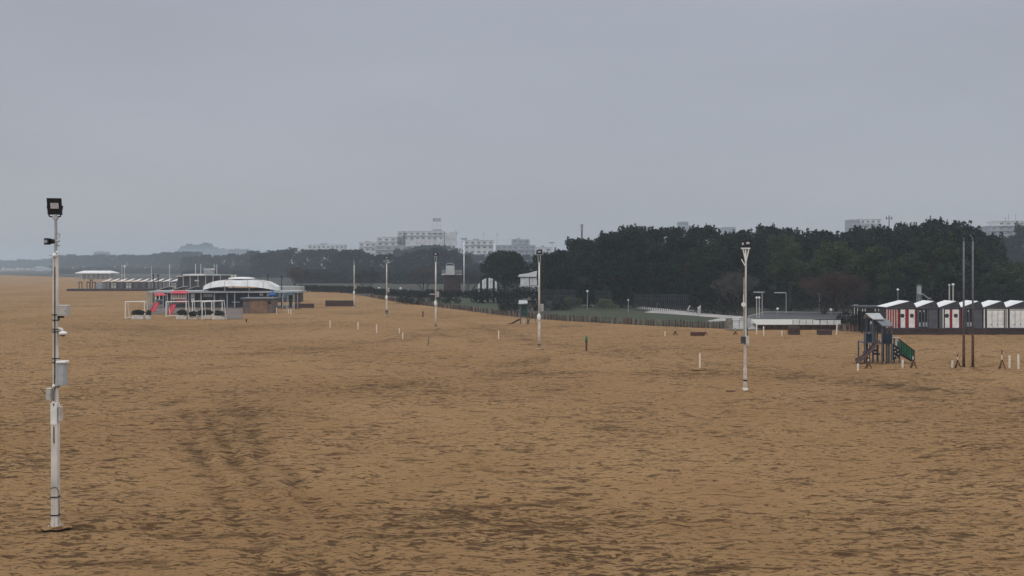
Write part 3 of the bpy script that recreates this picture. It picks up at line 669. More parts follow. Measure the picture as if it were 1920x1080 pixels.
def slim_pole(bx, by, top, label, boxy, eggy, fl, extra=None):
    c = Px(bx, by); k_ = c.k / .0322
    p = thing('light_pole', label, 'light pole', c.loc, 0, 'floodlight poles standing in the sand')
    h1 = top + (by - top) * .13
    mb = MB(); mb.tube((0, 0, -.2), (0, 0, c.z(eggy)), .135, .11, 12); mb.build('lower_post', 'pinkwhite', p, smooth=True)
    mb = MB(); mb.tube((0, 0, c.z(eggy)), (0, 0, c.z(h1)), .10, .075, 12); mb.build('upper_post', 'polewhite', p, smooth=True)
    mb = MB(); mb.tube((-.07, 0, c.z(h1 + 2)), (-.12, 0, c.z(top) - .45), .04, nn=6); mb.tube((.07, 0, c.z(h1 + 2)), (.12, 0, c.z(top) - .45), .04, nn=6)
    mb.box(-.22, .22, -.05, .05, c.z(top) - .5, c.z(top) - .43); mb.build('bracket', 'galv', p)
    flood(p, 0, c.z(top) - .2, .55, .40, fl, .25)
    mb = MB(); mb.box(.10, .40, -.16, .1, c.z(boxy) - .32, c.z(boxy) + .34); o = mb.build('distribution_box', 'cabinet', p)
    g = MB(); rect_frame(g, .13, .37, c.z(boxy) - .28, c.z(boxy) + .3, .015, -.17, -.161); g.build('door_trim', 'boxgrey', o)
    mb = MB(); mb.ball((-.02, -.08, c.z(eggy)), .24, 12, 8, (.75, .75, 1.55)); mb.build('switch_housing', 'white', p, smooth=True)
    mb = MB(); mb.tube((0, 0, .38), (0, 0, .46), .148, nn=12); mb.build('strap', 'black', p)
    mb = MB(); mb.tube((0, 0, -.1), (0, 0, .10), .2, .16, 12); mb.build('foot', 'pinkwhite', p)
    if extra == 'sleeve':
        mb = MB(); mb.tube((0, 0, .55), (0, 0, .95), .26, .2, 10); mb.build('canvas_wrap', 'tandark', p)
    if extra == 'arm':
        mb = MB(); mb.box(-.75, -.08, -.04, .04, c.z(boxy) - .03, c.z(boxy) + .09); mb.build('side_arm', 'boxgrey', p)
    return p
slim_pole(1011, 655, 468, 'tall white light pole standing before the green lookout tower', 577, 595, 0.15)
slim_pole(817, 616, 473, 'white light pole with side arm, left of the pale screen', 552, 569, -.05, 'arm')
slim_pole(725, 593, 480, 'white light pole with brown wrap near its foot', 544, 558, .05, 'sleeve')
slim_pole(664, 577, 485, 'farthest white light pole, beside the low brown wall', 538, 549, -.1)
c = Px(1011, 655)
mb = MB(); c.box(mb, 984, 1006, 655, 657, -.25, .2); o = mb.build('buried_plank', 'rust'); o.location = c.loc; tag(o, 'thin dark plank lying in the sand at the foot of the central pole', 'plank')

# ------------------------------------------------------------------ stakes, trestles and small things in the sand
def stake(px, y0, y1, label, mat='stake', r=.055, name='white_stake', lean=0):
    c = Px(px, y1); mb = MB(); h = c.z(y0)
    mb.slab([(-r, -r, -.2), (r, -r, -.2), (r + lean, -r, h), (-r + lean, -r, h)], (0, 2 * r, 0)); mb.slab([(-r * .7 + lean, -r * .7, h), (r * .7 + lean, -r * .7, h), (r * .7 + lean, r * .7, h), (-r * .7 + lean, r * .7, h)], (0, 0, .02))
    o = mb.build(name, mat); o.location = c.loc; tag(o, label, 'stake', 'white marker stakes in the sand' if mat == 'stake' else None); return o
for a in [(671.5, 604, 617, 'whitewashed stake, leftmost of those in the middle sand'), (706.5, 609, 624, 'whitewashed stake just left of the brown wrapped pole line'),
          (749, 616, 624.5, 'short whitewashed stake, left of a close pair'), (755, 624, 635, 'whitewashed stake, right and nearer of a close pair'),
          (935, 620, 635, 'whitewashed stake left of the central light pole'), (1312, 663, 692, 'tall whitewashed stake in a small mound left of the twin lamp pole'),
          (1608.5, 682, 694, 'short whitewashed stake below the playground slide'), (1692, 675, 689, 'whitewashed stake before the green ramp of the playground'),
          (1785, 676, 689, 'short whitewashed stake left of the rusty masts'), (1892.5, 667, 688, 'whitewashed stake, left of the last pair at right'),
          (1909.5, 665, 690, 'whitewashed stake, rightmost of all'), (1247, 622, 629, 'small whitewashed stake left of the maroon bench box'),
          (519, 577, 588, 'whitewashed stake right of the tan kiosk'), (541, 579, 588, 'short whitewashed stake under the pale blue lookout chair, left'),
          (545.5, 579, 590, 'short whitewashed stake under the pale blue lookout chair, right'),
          (1418.5, 609, 626, 'white post at the left end of the low stage'), (1432, 612, 628, 'white post in front of the low stage, left part'),
          (1466, 620, 629, 'low white post left of the brown crate'), (1568, 608, 627, 'white leaning post at the right end of the low stage'),
          (619, 601, 614, 'faint thin stake far left of the others')]:
    stake(*a, lean=.08 if a[0] == 1568 else random.uniform(-.03, .03))
stake(802, 631, 647, 'weathered tan leaning stake in the middle sand', 'picket2', .05, 'tan_stake', .12)
stake(793, 584, 594, 'dark short post on the sand behind the third pole', 'brown', .09, 'dark_post')
stake(462, 598, 604, 'tiny brown stake in the sand below the tan kiosk', 'rust', .07, 'brown_stake')
c = Px(1099.5, 656); p = thing('green_topped_post', 'short rusty post with a bright green cap standing in the sand', 'post', c.loc)
mb = MB(); mb.tube((0, 0, -.2), (0, 0, c.z(641)), .085, nn=10); mb.build('post', 'rust', p); mb = MB(); mb.tube((0, 0, c.z(641)), (0, 0, c.z(631.5)), .12, .11, 12); mb.ball((0, 0, c.z(631.5)), .11, sq=(1, 1, .5)); mb.build('cap', 'greentop', p, smooth=True)
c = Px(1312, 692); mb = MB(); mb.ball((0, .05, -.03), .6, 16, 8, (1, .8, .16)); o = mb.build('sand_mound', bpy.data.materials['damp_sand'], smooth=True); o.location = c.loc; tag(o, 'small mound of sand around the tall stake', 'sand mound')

for bx_, by_, rr, lab in ((104, 988, .42, 'low ring of scuffed sand round the nearest pole foot'), (1397, 733.5, .55, 'low ring of scuffed sand round the twin lamp pole foot'), (1011, 655.5, .7, 'low ring of scuffed sand round the central pole foot'),
        (817, 616.5, .8, 'low ring of scuffed sand round the third distant pole'), (725, 593.5, .9, 'low ring of scuffed sand round the brown wrapped pole'), (1815.5, 690.5, 1.0, 'low ridge of sand under the two tall masts')):
    c = Px(bx_, by_); mb = MB(); rg = random.Random(bx_); n_ = 22
    prof = [(1.0, -.04), (.72, .02), (.42, .07), (.12, .05)]; ang = [rg.uniform(.75, 1.15) for _ in range(n_)]
    vs = [(rr * k_ * ang[i] * math.cos(6.283 * i / n_), rr * .8 * k_ * ang[i] * math.sin(6.283 * i / n_), z_ * (.35 if bx_ == 104 else 1) + rg.uniform(-.012, .012)) for k_, z_ in prof for i in range(n_)]
    fs = [(a * n_ + i, a * n_ + (i + 1) % n_, (a + 1) * n_ + (i + 1) % n_, (a + 1) * n_ + i) for a in range(3) for i in range(n_)] + [tuple(3 * n_ + i for i in range(n_))]
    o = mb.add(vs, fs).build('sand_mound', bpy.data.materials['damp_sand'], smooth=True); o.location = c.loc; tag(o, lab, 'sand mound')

def trestle(px, y0, y1, label, bar=True):
    c = Px(px, y1); h = c.z(y0); p = thing('trestle', label, 'trestle', c.loc, 0, 'rusty trestles with a striped rod')
    hj = min(.62, h * .6)
    for s_ in (-1, 1):
        mb = MB(); mb.tube((s_ * .27, -.05, -.1), (0, 0, hj), .04, nn=6); mb.build('leg', 'rust', p)
    mb = MB(); mb.tube((0, .3, -.1), (0, 0, hj), .04, nn=6); mb.build('leg', 'rust', p)
    mb = MB(); mb.tube((0, 0, hj), (0, 0, hj + (h - hj) * .5), .035, nn=6); o = mb.build('rod', 'stake', p)
    mb = MB(); mb.tube((0, 0, hj + (h - hj) * .5), (0, 0, h), .04, .03, nn=6); mb.build('rod_tip', 'rust', o)
    if bar: mb = MB(); mb.tube((-.15, -.03, hj * .35), (.15, -.03, hj * .35), .025, nn=5); mb.build('crosspiece', 'rust', p)
for a in [(1628, 669, 690, 'rusty trestle right of the slide foot'), (1712, 662, 690, 'rusty trestle with striped rod right of the playground ramp'),
          (1795.5, 664, 690, 'rusty trestle just left of the two tall masts'), (1878.5, 656, 690, 'rusty trestle with tall striped rod near the right edge'),
          (1266, 614, 628, 'small rusty trestle left of the maroon box'), (1322.5, 617, 627.5, 'small rusty trestle right of the maroon box'), (1379, 615, 627.5, 'small rusty trestle left of the twin lamp pole')]:
    trestle(*a)
def plank_box(x0, x1, y0, y1, label, mat, name='timber_crate', dep=.9, cat='crate'):
    c = Px((x0 + x1) / 2, y1); p = thing(name, label, cat, c.loc)
    X0, X1, Z = c.x(x0), c.x(x1), c.z(y0); n_ = max(2, int(Z / .16))
    mb = MB()
    for i in range(n_): mb.box(X0, X1, -.03, 0, Z * i / n_ + (-.05 if i == 0 else .008), Z * (i + 1) / n_)
    mb.box(X0, X1, dep, dep + .03, -.05, Z); mb.box(X0, X0 + .03, .002, dep - .002, -.05, Z); mb.box(X1 - .03, X1, .002, dep - .002, -.05, Z)
    mb.build('side_boards', mat, p)
    mb = MB(); mb.box(X0 - .03, X1 + .03, -.05, dep + .05, Z + .002, Z + .05); mb.build('lid', mat, p); return p
plank_box(1297, 1321, 624, 629, 'low maroon timber box lying between two small trestles', 'rust')
plank_box(1481, 1500, 614, 627, 'square brown crate before the low stage', 'brown')
plank_box(1536, 1560, 620, 627, 'low dark crate before the right half of the stage', 'brown')

# two tall masts, rusty below
for px, lab, dx in ((1807, 'tall grey mast with rusty lower half, left of the pair', 0), (1824, 'tall grey mast with bent top and rusty lower half, right of the pair', -1)):
    c = Px(px, 690); p = thing('tall_mast', lab, 'mast', c.loc, 0, 'pair of tall masts')
    mb = MB(); mb.tube((0, 0, -.2), (0, 0, c.z(625)), .10, .09, 12); mb.build('rusty_base', 'rust', p, smooth=True)
    mb = MB(); mb.tube((0, 0, c.z(625)), (0, 0, c.z(452)), .075, .06, 12)
    if dx: mb.path([Vector((0, 0, c.z(452))), Vector((-.03, 0, c.z(446))), Vector((-.2, 0, c.z(440)))], [.06, .05, .04], 8)
    else: mb.tube((0, 0, c.z(452)), (0, 0, c.z(445)), .04, nn=8)
    mb.build('shaft', 'slateroof', p, smooth=True)
    mb = MB(); mb.ball((0.08, 0, c.z(441)), .11, 8, 6, (1, 1, 1.3)); mb.build('finial', 'black', p)
    mb = MB(); mb.box(-.13, .13, -.13, .13, -.1, .12); mb.build('footing', 'rust', p)

# ------------------------------------------------------------------ playground at right
c = Px(1650, 679); p = thing('playground_tower', 'navy and grey playground towers with slide and green ramp', 'playground', c.loc, R(0))
for x_, yt, d in [(1617, 622, -.5), (1632, 600, -.5), (1617, 640, .9), (1632, 600, .9), (1647, 607, -.8), (1664.5, 607, -.8), (1645, 607, .9), (1664.5, 607, .9), (1636, 596, 1.2), (1655, 596, 1.2), (1681, 634, -.6), (1681, 634, .5)]:
    mb = MB(); k_ = .05; mb.box(c.x(x_) - k_, c.x(x_) + k_, d - k_, d + k_, -.15, c.z(yt)); mb.build('post', 'greyblue', p)
mb = MB(); c.box(mb, 1618.3, 1631, 624.5, 641, -.56, -.52); o = mb.build('side_panel', 'navy', p)
g = MB(); rect_frame(g, c.x(1617.6), c.x(1631.7), c.z(642), c.z(623.5), .05, -.60, -.565); g.build('panel_frame', 'slateroof', o)
mb = MB(); c.box(mb, 1647.5, 1664.5, 625, 641.5, -.90, -.86); o = mb.build('side_panel', 'navy', p)
mb = MB(); c.box(mb, 1617, 1633, 641, 643, -.5, 1.0); mb.build('platform', 'greyblue', p)
mb = MB(); c.box(mb, 1646, 1666, 641.8, 644, -.8, 1.0); mb.build('platform', 'greyblue', p)
mb = MB(); c.box(mb, 1633, 1645.5, 641, 643, -.4, 1.2); mb.build('platform', 'greyblue', p)
mb = MB(); z0, z1 = c.z(610.5), c.z(598.5)
mb.slab([(c.x(1645.5), -1.05, z0), (c.x(1667), -1.05, z0), (c.x(1664.5), .1, z1), (c.x(1641), .1, z1)], (0, 0, .05)); mb.slab([(c.x(1645.5), 1.2, z0), (c.x(1667), 1.2, z0), (c.x(1664.5), .104, z1), (c.x(1641), .104, z1)], (0, 0, .05)); mb.build('gable_roof', 'slateroof', p)
mb = MB(); z0, z1 = c.z(599), c.z(589)
mb.slab([(c.x(1634), -.3, z0), (c.x(1655), -.3, z0), (c.x(1656), .75, z1), (c.x(1629), .75, z1)], (0, 0, .05)); mb.slab([(c.x(1634), 1.8, z0), (c.x(1655), 1.8, z0), (c.x(1656), .754, z1), (c.x(1629), .754, z1)], (0, 0, .05)); mb.build('gable_roof', 'cabinet', p)
mb = MB(); c.box(mb, 1633.5, 1645, 602, 640, .3, .34); o = mb.build('tower_wall', 'greyblue', p)
for a, b in ((1634, 1636.5), (1637.5, 1640)):
    g = MB(); c.box(g, a, b, 602.5, 608, .26, .298); g.build('window', 'white', o)
mb = MB(); c.box(mb, 1649, 1663, 612, 624.5, .6, .64); mb.build('back_panel', 'greyblue', p); mb = MB(); mb.tube(c.pt(1651, 612, -.8), c.pt(1656, 624, -.8), .03); mb.tube(c.pt(1661, 612, -.8), c.pt(1656, 624, -.8), .03); mb.build('brace', 'greyblue', p)
# slide
pts = [(1641, 640), (1634, 648), (1624, 659), (1614, 669), (1607, 674), (1600, 676)]
mb = MB(); pl = [Vector(c.pt(a, b, -1.0)) for a, b in pts]; wv = Vector((0, .55, 0))
for a, b in zip(pl[:-1], pl[1:]):
    mb.slab([a, b, b + wv, a + wv], (0, 0, -.05))
    for y_ in (Vector((0, 0, 0)), wv):
        mb.slab([a + y_, b + y_, b + y_ + Vector((0, 0, .24)), a + y_ + Vector((0, 0, .24))], (0, .04, 0))
mb.build('slide', 'slide', p)
mb = MB(); mb.box(c.x(1601), c.x(1602.5), -.95, -.5, -.1, .12); mb.tube(c.pt(1617, 667, -.9), c.pt(1617, 681, -.9), .04); mb.tube(c.pt(1616, 668, -.9), c.pt(1612, 658, -.7), .035); mb.build('slide_support', 'rust', p)
for a, b in ((1624.5, 1626), (1640, 1641.5), (1655, 1658.5), (1659.5, 1662.5)):
    mb = MB(); c.box(mb, a, b, 643.5, 681, -.7, -.62); mb.build('under_post', 'charcoal', p)
mb = MB(); c.box(mb, 1635, 1645, 661, 664, -.6, -.1); c.box(mb, 1635, 1645, 655, 659, -.08, -.04); mb.build('bench', 'dark', p)
# climbing panel
mb = MB(); mb.slab([c.pt(1667, 643, -.8), c.pt(1681, 651, -.75), c.pt(1681, 668, -.75), c.pt(1667, 674, -.8)], (0, .06, 0)); o = mb.build('climbing_panel', 'dark', p)
g = MB()
for a, b in ((1670, 651), (1671, 658), (1670, 666), (1676, 655), (1677, 662), (1674, 668)): g.ball(c.pt(a, b, -.83), .05, 8, 5)
g.build('hand_hold', 'boxgrey', o)
mb = MB(); mb.tube(c.pt(1665.5, 632, -.7), c.pt(1680.5, 632.5, -.6), .045, nn=8); mb.tube(c.pt(1675, 633, -.6), c.pt(1675, 648, -.6), .07, nn=8); mb.build('hand_rail', 'boxgrey', p)
# ramp
mb = MB(); mb.slab([c.pt(1682, 637, -.65), c.pt(1707.5, 657, -.65), c.pt(1707.5, 674, -.65), c.pt(1682, 660, -.65)], (0, .04, 0)); o = mb.build('ramp_side', 'green', p)
g = MB()
for i in range(6):
    t = .04 + i * .185; x_ = 1682 + 25.5 * t; a = 637 + 20 * t; b = 660 + 14 * t
    g.slab([c.pt(x_, a - .5, -.69), c.pt(x_ + 1.4, a + .6, -.69), c.pt(x_ + 1.9, b + .6, -.69), c.pt(x_ + .5, b, -.69)], (0, .035, 0))
g.build('side_bars', 'dark', o)
mb = MB(); mb.slab([c.pt(1681, 635, -.69), c.pt(1708.5, 656, -.69), c.pt(1708.5, 658, -.69), c.pt(1681, 637, -.69)], (0, .08, 0)); mb.slab([c.pt(1682, 660.1, -.69), c.pt(1708, 674.5, -.69), c.pt(1708, 677.5, -.69), c.pt(1682, 662.5, -.69)], (0, .9, 0)); mb.build('ramp_rail', 'dark', p)
mb = MB(); mb.slab([c.pt(1682, 637, .25), c.pt(1707.5, 657, .25), c.pt(1707.5, 674, .25), c.pt(1682, 660, .25)], (0, .04, 0)); mb.build('ramp_side', 'green', p)
mb = MB(); c.box(mb, 1708, 1709.5, 655, 682, -.68, -.6); mb.build('end_post', 'picket2', p)

# ------------------------------------------------------------------ beach cabins at right
c = Px(1665, 627); p = thing('cabin_deck', 'long dark maroon deck carrying the beach cabins at right', 'deck', c.loc)
mb = MB(); mb.box(c.x(1661), c.x(2020), 0, 3.6, c.z(617), c.z(615.4)); mb.build('deck_boards', 'deck', p)
mb = MB(); x_ = c.x(1661)
while x_ < c.x(2018):
    w_ = random.uniform(1.2, 2.6); mb.box(x_, min(x_ + w_ - .02, c.x(2020)), .06, .10, -.1, c.z(617.2)); x_ += w_
mb.build('skirting', 'deck', p)
for px in range(1672, 1930, 29): mb = MB(); mb.box(c.x(px), c.x(px) + .09, .015, .055, -.1, c.z(617.2)); mb.build('batten', 'rust', p)
FL = c.z(615.4) + .002; RF = c.z(577)
def cabin(i, px0, px1, style):
    cc = Px((px0 + px1) / 2, 627); L_ = cc.loc + Vector((0, .5, FL)); w = (px1 - px0) * c.k; hh = RF - FL
    lab = {'slat': 'beach cabin at the left end with striped slats and porthole doors', 'port': 'beach cabin with two white porthole doors and a red stripe, third in the row',
           'open': 'dark open beach cabin with grey panel, %s in the row' % ORD[i], 'doors': 'beach cabin with white double doors, %s in the row' % ORD[i]}[style]
    q_ = thing('beach_cabin', lab, 'beach cabin', L_, 0, 'beach cabins on the deck at right')
    x0, x1 = -w / 2, w / 2
    mb = MB(); mb.box(x0 + .03, x1 - .03, .12, 2.6, 0, hh - .1); mb.build('wall', 'charcoal' if style != 'open' else 'dark', q_)
    # shed roof with white slope on the left and steep dark right
    pk_ = x0 + w * .74; rz_ = c.z(565.5) - FL
    mb = MB(); mb.slab([(x0 - .06, -.05, hh + .02), (pk_, -.05, rz_), (pk_, 2.9, rz_), (x0 - .06, 2.9, hh + .02)], (0, 0, .05)); mb.build('roof', 'roofwhite', q_)
    mb = MB(); mb.slab([(pk_ + .002, -.05, rz_), (x0 + w * .86, -.05, rz_ - .06), (x0 + w * .86, 2.9, rz_ - .06), (pk_ + .002, 2.9, rz_)], (0, 0, .045)); mb.slab([(x0 + w * .862, -.05, rz_ - .06), (x0 + w * .965, -.05, hh + .04), (x0 + w * .965, 2.9, hh + .04), (x0 + w * .862, 2.9, rz_ - .06)], (0, 0, .045)); mb.build('roof_back_slope', 'cabgrey', q_)
    mb = MB(); mb.slab([(x0 + .05, 0, hh - .0), (x0 + w * .95, 0, hh - .0), (x0 + w * .84, 0, rz_ - .07), (pk_, 0, rz_ - .02)], (0, .06, 0)); mb.build('gable', 'charcoal', q_)
    mb = MB(); mb.box(x0, x1 - .01, -.06, .1, hh - .1, hh - .004); mb.build('fascia', 'cabgrey', q_)
    def bx(name, mat, a, b, za=0, zb=None, y0=.03, y1=.115):
        zb = hh - .14 if zb is None else zb
        m_ = MB(); m_.box(x0 + a * w, x0 + b * w, y0, y1, za, zb); return m_.build(name, mat, q_)
    if style in ('slat', 'port'):
        if style == 'slat':
            for k_ in range(5): bx('slat', 'pinkwhite', .01 + k_ * .082, .045 + k_ * .082, 0, hh - .2)
            bx('side_panel', 'red', .0, .44, .0, hh - .25, .05, .11)
            d = ((.47, .62), (.74, .93)); st = (.625, .735)
        else:
            bx('side_panel', 'cabgrey', .0, .14); bx('slat', 'white', .16, .20)
            d = ((.26, .47), (.60, .90)); st = (.475, .595)
        for a, b in d:
            o = bx('door', 'white', a, b, .02, hh - .22, .0, .045)
            g = MB(); cx_ = x0 + w * (a + b) / 2 - (.06 if a < .5 else 0); cz = hh * .60
            g.tube((cx_, -.025, cz), (cx_, -.002, cz), .23, nn=18); po = g.build('porthole', 'black', o)
            g = MB(); g.tube((cx_, -.032, cz), (cx_, -.027, cz), .15, nn=16); g.build('pane', 'win', o)
            g = MB(); g.box(x0 + w * b - .12, x0 + w * b - .06, -.03, -.002, hh * .42, hh * .5); g.build('handle', 'cabinet', o)
        bx('stripe_board', 'red', st[0], st[1], .0, hh - .22, .01, .05); bx('stripe_board', 'red', .935, .99, .0, hh - .2, .01, .05)
    elif style == 'open':
        bx('panel', 'cabgrey', .52, .95, 0, hh - .2); bx('frame_post', 'slateroof', .02, .06); bx('frame_post', 'slateroof', .2, .225); bx('frame_post', 'slateroof', .34, .365); bx('frame_post', 'slateroof', .47, .50)
        bx('rail', 'slateroof', .06, .47, .62, .66, -.02, .025)
        for a in (.08, .25, .38): bx('folded_chair', 'cabinet', a, a + .07, .15, .6, -.01, .02)
        for a in (.1, .28): bx('lamp', 'lens', a, a + .04, hh - .5, hh - .3, -.03, .02)
    else:
        bx('frame_post', 'white', .0, .045); bx('lintel', 'boxgrey', .12, .92, hh - .32, hh - .16, -.015, .025)
        for k_ in range(3):
            a = .14 + k_ * .255; o = bx('door', 'white', a, a + .245, .02, hh - .34, .0, .045)
            g = MB(); g.tube((x0 + w * (a + .21), -.015, .30), (x0 + w * (a + .2), -.015, hh * .75), .012, nn=5); g.box(x0 + w * (a + .2) - .03, x0 + w * (a + .2) + .04, -.03, -.002, .3, .45); g.build('handle', 'black', o)
        bx('frame_post', 'boxgrey', .95, .985)
for i, (a, b, st) in enumerate([(1665, 1722.5, 'slat'), (1723.5, 1764, 'open'), (1765, 1806, 'port'), (1807, 1848, 'open'), (1849, 1891, 'doors'), (1892, 1934, 'doors'), (1935, 1977, 'doors')]):
    cabin(i, a, b, st)
# open canopy left of the cabins
c = Px(1638, 624); p = thing('open_canopy', 'dark open canopy with thin flat roof left of the cabins', 'canopy', c.loc)
mb = MB(); mb.box(c.x(1614), c.x(1664), 0, 3.5, c.z(577.5), c.z(574.5)); mb.build('roof', 'charcoal', p)
for x_ in (1617, 1623, 1660):
    for d in (.2, 3.2): mb = MB(); mb.box(c.x(x_) - .09, c.x(x_) + .09, d - .08, d + .08, -.1, c.z(577.6)); mb.build('post', 'dark', p)
mb = MB(); mb.box(c.x(1625), c.x(1659), 3.0, 3.06, -.1, c.z(585)); mb.build('back_wall', 'dark', p)
for x_ in (1617, 1622, 1641, 1647, 1656): mb = MB(); c.box(mb, x_ - 1, x_ + 1, 579, 584, -.1, -.02); mb.build('lamp', 'boxgrey', p)
mb = MB(); c.box(mb, 1612, 1664, 578, 585, .0, .1); mb.build('fascia', 'dark', p)

# ------------------------------------------------------------------ low stage, screens, pool cover
c = Px(1495, 618); p = thing('low_stage', 'low pale platform with dark recess beneath, before the pool cover', 'platform', c.loc)
zt = c.z(608.3); dep = F * (H - zt) / 99.0 - c.D
mb = MB(); xl = c.x(1418); xr_ = c.x(1577)
mb.slab([(xl, 0, zt - .06), (xr_, 0, zt - .06), (xr_, dep, zt - .06), (c.x(1450), dep, zt - .06)], (0, 0, .06)); mb.build('top', 'boxgrey', p)
mb = MB(); mb.box(xl + .3, xr_ - .3, .35, .45, -.1, zt - .07); mb.build('recessed_wall', 'brown', p)
for x_ in (1419, 1436, 1452, 1470, 1488, 1506, 1524, 1540, 1556, 1574): mb = MB(); mb.box(c.x(x_) - .05, c.x(x_) + .05, .04, .16, -.1, zt - .065); mb.build('post', 'rust', p)
for j, (a, b, nn_) in enumerate(((1487, 1536.5, 4), (1538.5, 1577, 3))):
    cc = Px((a + b) / 2, 618); q_ = thing('glass_screen', ('four-panel' if j == 0 else 'three-panel') + ' pale screen standing on the low stage', 'screen', cc.loc + Vector((0, .05, zt)), 0, 'pale screens on the low stage')
    w = (b - a) * c.k; hh = .52; lx = -w / 2
    for i in range(nn_):
        mb = MB(); mb.box(lx + w * i / nn_ + .03, lx + w * (i + 1) / nn_ - .03, .01, .03, .03, hh); mb.build('panel', 'cloth', q_)
    mb = MB()
    for i in range(nn_ + 1): mb.box(lx + w * i / nn_ - .027, lx + w * i / nn_ + .027, 0, .05, .002, hh + .03)
    mb.build('frame', 'dark', q_)
pc = [g2(*v) for v in [(1398, 598), (1437, 586.8), (1625, 588.5), (1640, 600), (1530, 600), (1440, 599)]]
sheet('pool_cover', pc, .13, 'poolcover')
mb = MB()
for a, b in (((1390, 600), (1437, 586.5)), ((1437, 586.5), (1625, 588))):
    A = G(*a); B = G(*b); d = (B - A).normalized(); nn_ = Vector((-d.y, d.x, 0)) * .3
    mb.slab([A, B, B + nn_, A + nn_], (0, 0, .22))
o = mb.build('kerb', 'concrete'); tag(o, kind='structure')
c = Px(1372, 618); p = thing('wooden_gate', 'pale timber gate panel at the end of the stake fence', 'gate', c.loc)
mb = MB(); x_ = 1361
while x_ < 1372: c.box(mb, x_, x_ + 2.2, 598, 618, 0, .05); x_ += 2.5
mb.build('board_panel', 'picket2', p); mb = MB(); c.box(mb, 1360, 1373, 596.6, 597.9, -.02, .07); mb.build('top_rail', 'picket2', p)
c = Px(1386, 617); p = thing('wire_gate', 'wire mesh barrier left of the twin lamp pole', 'barrier', c.loc)
mb = MB()
for x_ in (1373.5, 1386, 1398): mb.tube(c.pt(x_, 600), (c.x(x_), 0, -.1), .03, nn=6)
mb.build('post', 'picket', p); mb = MB()
for y_ in (601, 615): mb.tube(c.pt(1373.5, y_), c.pt(1398, y_), .02, nn=5)
mb.build('rail', 'picket', p)

# lamps and posts among the bushes
def globe_lamp(px, D, ytop, yb, label, r=.17, pr=.07, mat='boxgrey', group='globe lamps'):
    c = Px(px, 0, D); p = thing('globe_lamp', label, 'lamp post', c.loc, 0, group)
    mb = MB(); mb.tube((0, 0, -.1), (0, 0, c.z(ytop)), pr, pr * .8, 8); mb.build('post', mat, p); mb = MB(); mb.ball((0, 0, c.z(ytop) + r * .8), r, 12, 8); mb.build('globe', 'white', p, smooth=True)
globe_lamp(1418.8, 146, 560, 584, 'pale post with white globe, left of a pair above the pool cover'); globe_lamp(1423.6, 146, 560, 584, 'pale post with white globe, right of a pair above the pool cover')
globe_lamp(1780, 138, 536, 566, 'thick pale post with small white globe behind the cabins', .13, .11); globe_lamp(1787, 138, 536, 566, 'thick pale post with larger white globe behind the cabins', .19, .11)
globe_lamp(711, 270, 543, 560, 'white globe lamp between the fourth and fifth light poles', .35, .05, 'cabinet')
globe_lamp(751, 270, 543, 560, 'white globe lamp right of the brown wrapped pole', .33, .05, 'cabinet')
globe_lamp(1101.5, 176, 548, 565, 'small globe lamp between the light green bushes', .2, .05, 'cabinet')
globe_lamp(1178, 165, 564, 577, 'small globe lamp at the start of the pale path', .14, .05, 'cabinet')
globe_lamp(1683.5, 150, 545, 560, 'small white globe lamp above the first cabin roof', .18, .05, 'cabinet')
globe_lamp(1458, 158, 581, 590, 'low globe lamp before the long flat hedge', .2, .05, 'cabinet')
globe_lamp(1558, 156, 583, 590, 'low globe lamp right of the grey pole above the pool cover', .22, .05, 'cabinet')
def tlamp(px, D, ytop, x0, x1, label):
    c = Px(px, 0, D); p = thing('bar_lamp', label, 'lamp post', c.loc)
    mb = MB(); mb.tube((0, 0, -.1), (0, 0, c.z(ytop)), .06, nn=8); mb.build('post', 'cabinet', p); mb = MB(); c.box(mb, x0, x1, ytop - 1, ytop + .6, -.15, .15); mb.build('lamp_bar', 'boxgrey', p)
tlamp(1429, 150, 548, 1413, 1433, 'grey post with long horizontal lamp bar behind the globe pair'); tlamp(1474, 160, 549, 1452, 1473, 'post with horizontal lamp bar under the olive pines')
c = Px(1536, 0, 160); p = thing('grey_pole', 'plain grey pole before the reddish leafless trees', 'pole', c.loc); mb = MB(); mb.tube((0, 0, -.1), (0, 0, c.z(552)), .1, .09, 10); mb.build('shaft', 'cabinet', p, smooth=True); mb = MB(); mb.tube((0, 0, c.z(552)), (0, 0, c.z(551)), .13, nn=10); mb.build('cap', 'cabinet', p)
c = Px(1603, 0, 150); p = thing('shower_post', 'pair of pale shower posts left of the open canopy', 'shower', c.loc)
for x_ in (1602, 1607.5): mb = MB(); mb.tube((c.x(x_), 0, -.1), c.pt(x_, 571), .07, nn=8); mb.build('post', 'boxgrey', p)
mb = MB(); mb.tube(c.pt(1596, 573), c.pt(1609, 571.5), .05, nn=6); mb.build('crossbar', 'cabinet', p)
c = Px(1728, 0, 142); p = thing('water_slide', 'small white and grey slide with ladder behind the cabins', 'slide', c.loc)
mb = MB(); c.box(mb, 1721.5, 1727.5, 538, 551, 0, .3); mb.build('tower_panel', 'boxgrey', p)
mb = MB(); [mb.tube((c.x(x_), d, -.1), c.pt(x_, 534, d), .05) for x_ in (1722, 1727) for d in (0, .5)]; mb.build('tower_post', 'cabinet', p)
mb = MB(); pl = [Vector(c.pt(a, b)) for a, b in ((1727, 553), (1731, 552), (1736, 556), (1742, 560), (1746, 561))]
for a, b in zip(pl[:-1], pl[1:]): mb.slab([a, b, b + Vector((0, .4, 0)), a + Vector((0, .4, 0))], (0, 0, .12))
mb.build('chute', 'cabinet', p)
mb = MB(); mb.tube(c.pt(1741, 560, .2), (c.x(1741), .2, -.1), .05); mb.build('chute_leg', 'cabinet', p)
c = Px(1311, 591); p = thing('litter_bin', 'grey cylindrical bin with pale lid beside the pale path', 'bin', c.loc)
